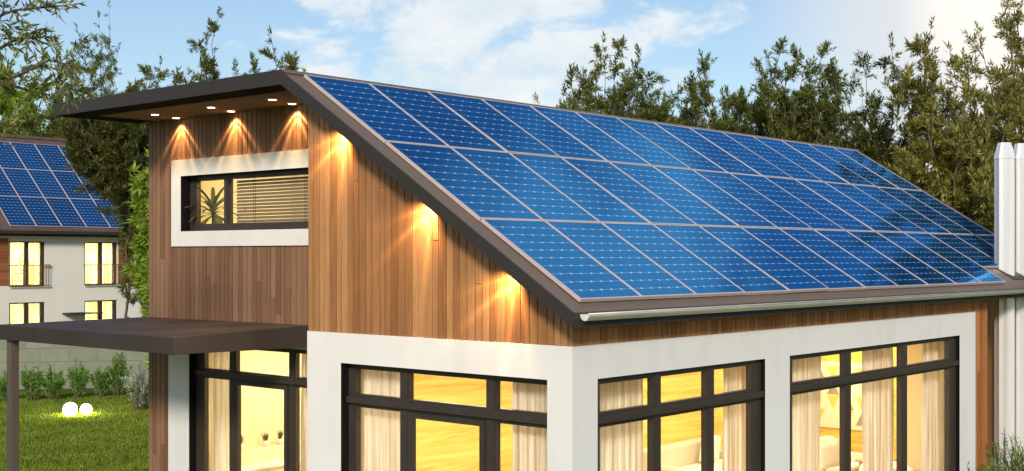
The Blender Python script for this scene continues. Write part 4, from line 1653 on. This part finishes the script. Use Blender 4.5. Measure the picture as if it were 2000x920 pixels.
# near tree at the left: only a branch reaches into view
p = at(-330, 500, 12.5)
r = empty('tree', (p.x, p.y, 0), 'near tree whose leafy branch hangs into the top left corner', 'tree', LB)
mb, V = grow(seed=61, height=6.4, radius=1.0, trunk_h=3.4, limbs=5, sides_per=5, twigs_per=5, leaves_per=11, leaf_len=0.105, leaf_w=0.024, trunk_r=0.08, low=0.55)
rngb = random.Random(8)
npb = np.random.default_rng(8)
extra_P, extra_D, extra_L = [], [], []
for (stops) in (((-330, 300), (-200, 230), (-80, 160), (30, 150), (95, 118), (150, 130)),
                ((-330, 260), (-180, 120), (-60, 50), (30, 20), (110, 12)),
                ((-330, 320), (-200, 290), (-100, 255), (-30, 240), (8, 245)),
                ((-80, 160), (-20, 105), (35, 75), (80, 72)),
                ((-80, 160), (0, 160), (60, 178), (105, 160), (140, 172))):
    pts = []
    for i, (a, b) in enumerate(stops):
        q = at(a, b, 12.5 - 0.25 * i + rngb.uniform(-.1, .1))
        pts.append(Vector((q.x - p.x, q.y - p.y, q.z)))
    mb.tube(pts, [0.018 * (1 - i / len(pts)) + 0.004 for i in range(len(pts))], 6)
    for i in range(1, len(pts) - 1):
        seg = pts[i + 1] - pts[i]
        for k in range(10):
            b0 = pts[i] + seg * (k + rngb.random()) / 10
            dd = (seg.normalized() * 0.8 + Vector((rngb.gauss(0, .6), rngb.gauss(0, .6), rngb.gauss(0.1, .6)))).normalized()
            extra_P.append(b0); extra_D.append(dd); extra_L.append(rngb.uniform(.12, .30))
    extra_P.append(pts[-1]); extra_D.append((pts[-1] - pts[-2]).normalized()); extra_L.append(.25)
for b0, dd, LL_ in zip(extra_P, extra_D, extra_L):
    mb.tube([b0, b0 + dd * LL_], [0.005, 0.002], 4, cap=False)
EP, ED, EL = np.array(extra_P), np.array(extra_D), np.array(extra_L)
k = 11
tt = np.tile((np.arange(k) + .6) / k, (len(EP), 1))
LPq = (EP[:, None, :] + ED[:, None, :] * (EL[:, None] * tt)[..., None])
rad_ = npb.normal(size=LPq.shape)
LDq = unit(ED[:, None, :] * .8 + unit(rad_) * (1 - .5 * tt)[..., None]).reshape(-1, 3)
LPq = LPq.reshape(-1, 3)
V2 = leaf_arrays(LPq, LDq, side_of(LDq, npb), .10 * npb.uniform(.7, 1.25, len(LDq)), .024 * npb.uniform(.8, 1.2, len(LDq)))
t_ = mb.build('trunk', 'bark', smooth=True)
t_.parent = r
quads_object('crown', np.concatenate([V, V2]), 'leaf_olive', r)


def shrub(x, y, h, rad, label, mat='leaf_shrub', seed=0, stems=26, group='upright shrubs along the garden wall', leaf=0.06, name='shrub', per=42):
    r = empty(name, (x, y, 0), label, 'shrub', group)
    rng = random.Random(seed)
    npr = np.random.default_rng(seed)
    mb = MB()
    P, D = [], []
    for s in range(stems):
        a = rng.uniform(0, 2 * PI)
        q = rad * math.sqrt(rng.random())
        b = Vector((math.cos(a) * q * .35, math.sin(a) * q * .35, 0))
        hh = h * rng.uniform(.6, 1.05) * (1 - 0.35 * q / rad)
        e = Vector((math.cos(a) * q * 1.05, math.sin(a) * q * 1.05, hh))
        pts = [b.lerp(e, t) + Vector((0, 0, 0.10 * h * math.sin(PI * t))) for t in (0, .33, .66, 1)]
        mb.tube(pts, [.010, .008, .006, .003], 4, cap=False)
        for k in range(per):
            t = 0.12 + 0.88 * (k + rng.random()) / per
            f = min(t, .999) * 3
            i = int(f)
            P.append(pts[i].lerp(pts[i + 1], f - i))
            D.append((pts[i + 1] - pts[i]).normalized())
    P, D = np.array(P), np.array(D)
    n = len(P)
    rd = unit(npr.normal(size=(n, 3)))
    LD = unit(D * .75 + rd * .8)
    V = leaf_arrays(P, LD, side_of(LD, npr), leaf * npr.uniform(.7, 1.3, n), np.full(n, leaf * .24))
    t = mb.build('stems', 'bark', smooth=True)
    t.parent = r
    quads_object('foliage', V, mat, r)
    return r


for i, (px, dist, py_top) in enumerate(((6, 35.6, 728), (63, 35.8, 716), (104, 36.0, 722), (153, 36.4, 710), (199, 36.7, 716), (231, 36.9, 694))):
    p = at(px, HV, dist)
    h = (CAM.z - (py_top - HV) * dist / FPX) * 1.2
    shrub(p.x, p.y, h, 0.27 + 0.04 * (i % 3), f'upright green shrub before the garden wall, {ORD[i]} from the left edge', seed=70 + i, leaf=0.10, stems=44, per=50)
p = at(272, HV, 33.5)
shrub(p.x, p.y, 1.45, 0.55, 'silvery leafed shrub beside the house corner at the garden wall', 'leaf_silver', 80, 34, None, 0.10)
for i, (px, dist, h) in enumerate(((1928, 19.3, 1.2), (1968, 19.9, 1.5), (2012, 19.6, 1.75), (1990, 18.6, 1.15))):
    p = at(px, HV, dist)
    shrub(p.x, p.y, h, 0.42, ['needle leafed green bush left of the flue foot', 'taller needle leafed bush in front of the flues',
                              'tallest needle leafed bush at the right edge', 'lowest needle leafed bush in the bottom right corner'][i],
          seed=90 + i, group='bushes at the foot of the flues', leaf=0.065, stems=36, per=50)

# bare twiggy shrub by the timber corner
p = at(312, HV, 17.6)
r = empty('bare_shrub', (p.x, p.y, 0), 'bare leafless twiggy shrub before the timber strip', 'shrub')
mb = MB()
rngw = random.Random(4)


def twig(p0, d, L, rd, depth):
    pts = [p0]
    for s in range(4):
        d = (d + Vector((rngw.gauss(0, .22), rngw.gauss(0, .22), rngw.gauss(0.03, .15)))).normalized()
        pts.append(pts[-1] + d * L / 4)
    mb.tube(pts, [rd, rd * .85, rd * .7, rd * .55, rd * .4], 5, cap=False)
    if depth:
        for k in range(3):
            q = pts[1 + k]
            twig(q, (d + Vector((rngw.gauss(0, .7), rngw.gauss(0, .7), rngw.gauss(.2, .4)))).normalized(), L * .6, rd * .5, depth - 1)


for k in range(6):
    twig(Vector((rngw.uniform(-.05, .05), rngw.uniform(-.05, .05), 0)), Vector((rngw.gauss(0, .25), rngw.gauss(0, .25), 1)).normalized(), 0.85, .010, 2)
t_ = mb.build('branches', 'bark')
t_.parent = r

# grass blades on the part of the lawn in view
npg = np.random.default_rng(123)
n = 300000
dist = np.sqrt(npg.uniform(15 ** 2, 37.8 ** 2, n))
px = npg.uniform(-420, 330, n)
uu = (px - 1000) / FPX
GXY = np.array(CAM)[None, :2] + dist[:, None] * (np.array(CF)[None, :2] + uu[:, None] * np.array(CR)[None, :2])
keep = ~((GXY[:, 0] > HX - 0.05) & (GXY[:, 1] > RY - 0.05) | (GXY[:, 0] > -8.0))
GXY = GXY[keep]
n = len(GXY)
P = np.stack([GXY[:, 0], GXY[:, 1], np.full(n, -0.002)], 1)
D = unit(np.stack([npg.normal(0, .38, n), npg.normal(0, .38, n), np.ones(n)], 1))
clump = np.array([0.5 + 1.1 * (0.5 + 0.5 * noise.noise((float(a) * .7, float(b) * .7, 0))) for a, b in GXY])
V = leaf_arrays(P, D, side_of(D, npg), npg.uniform(.04, .095, n) * clump, npg.uniform(.010, .018, n))
g = quads_object('grass', V, 'grass_blade')
tag(g, 'short green lawn grass', 'grass', kind='stuff')
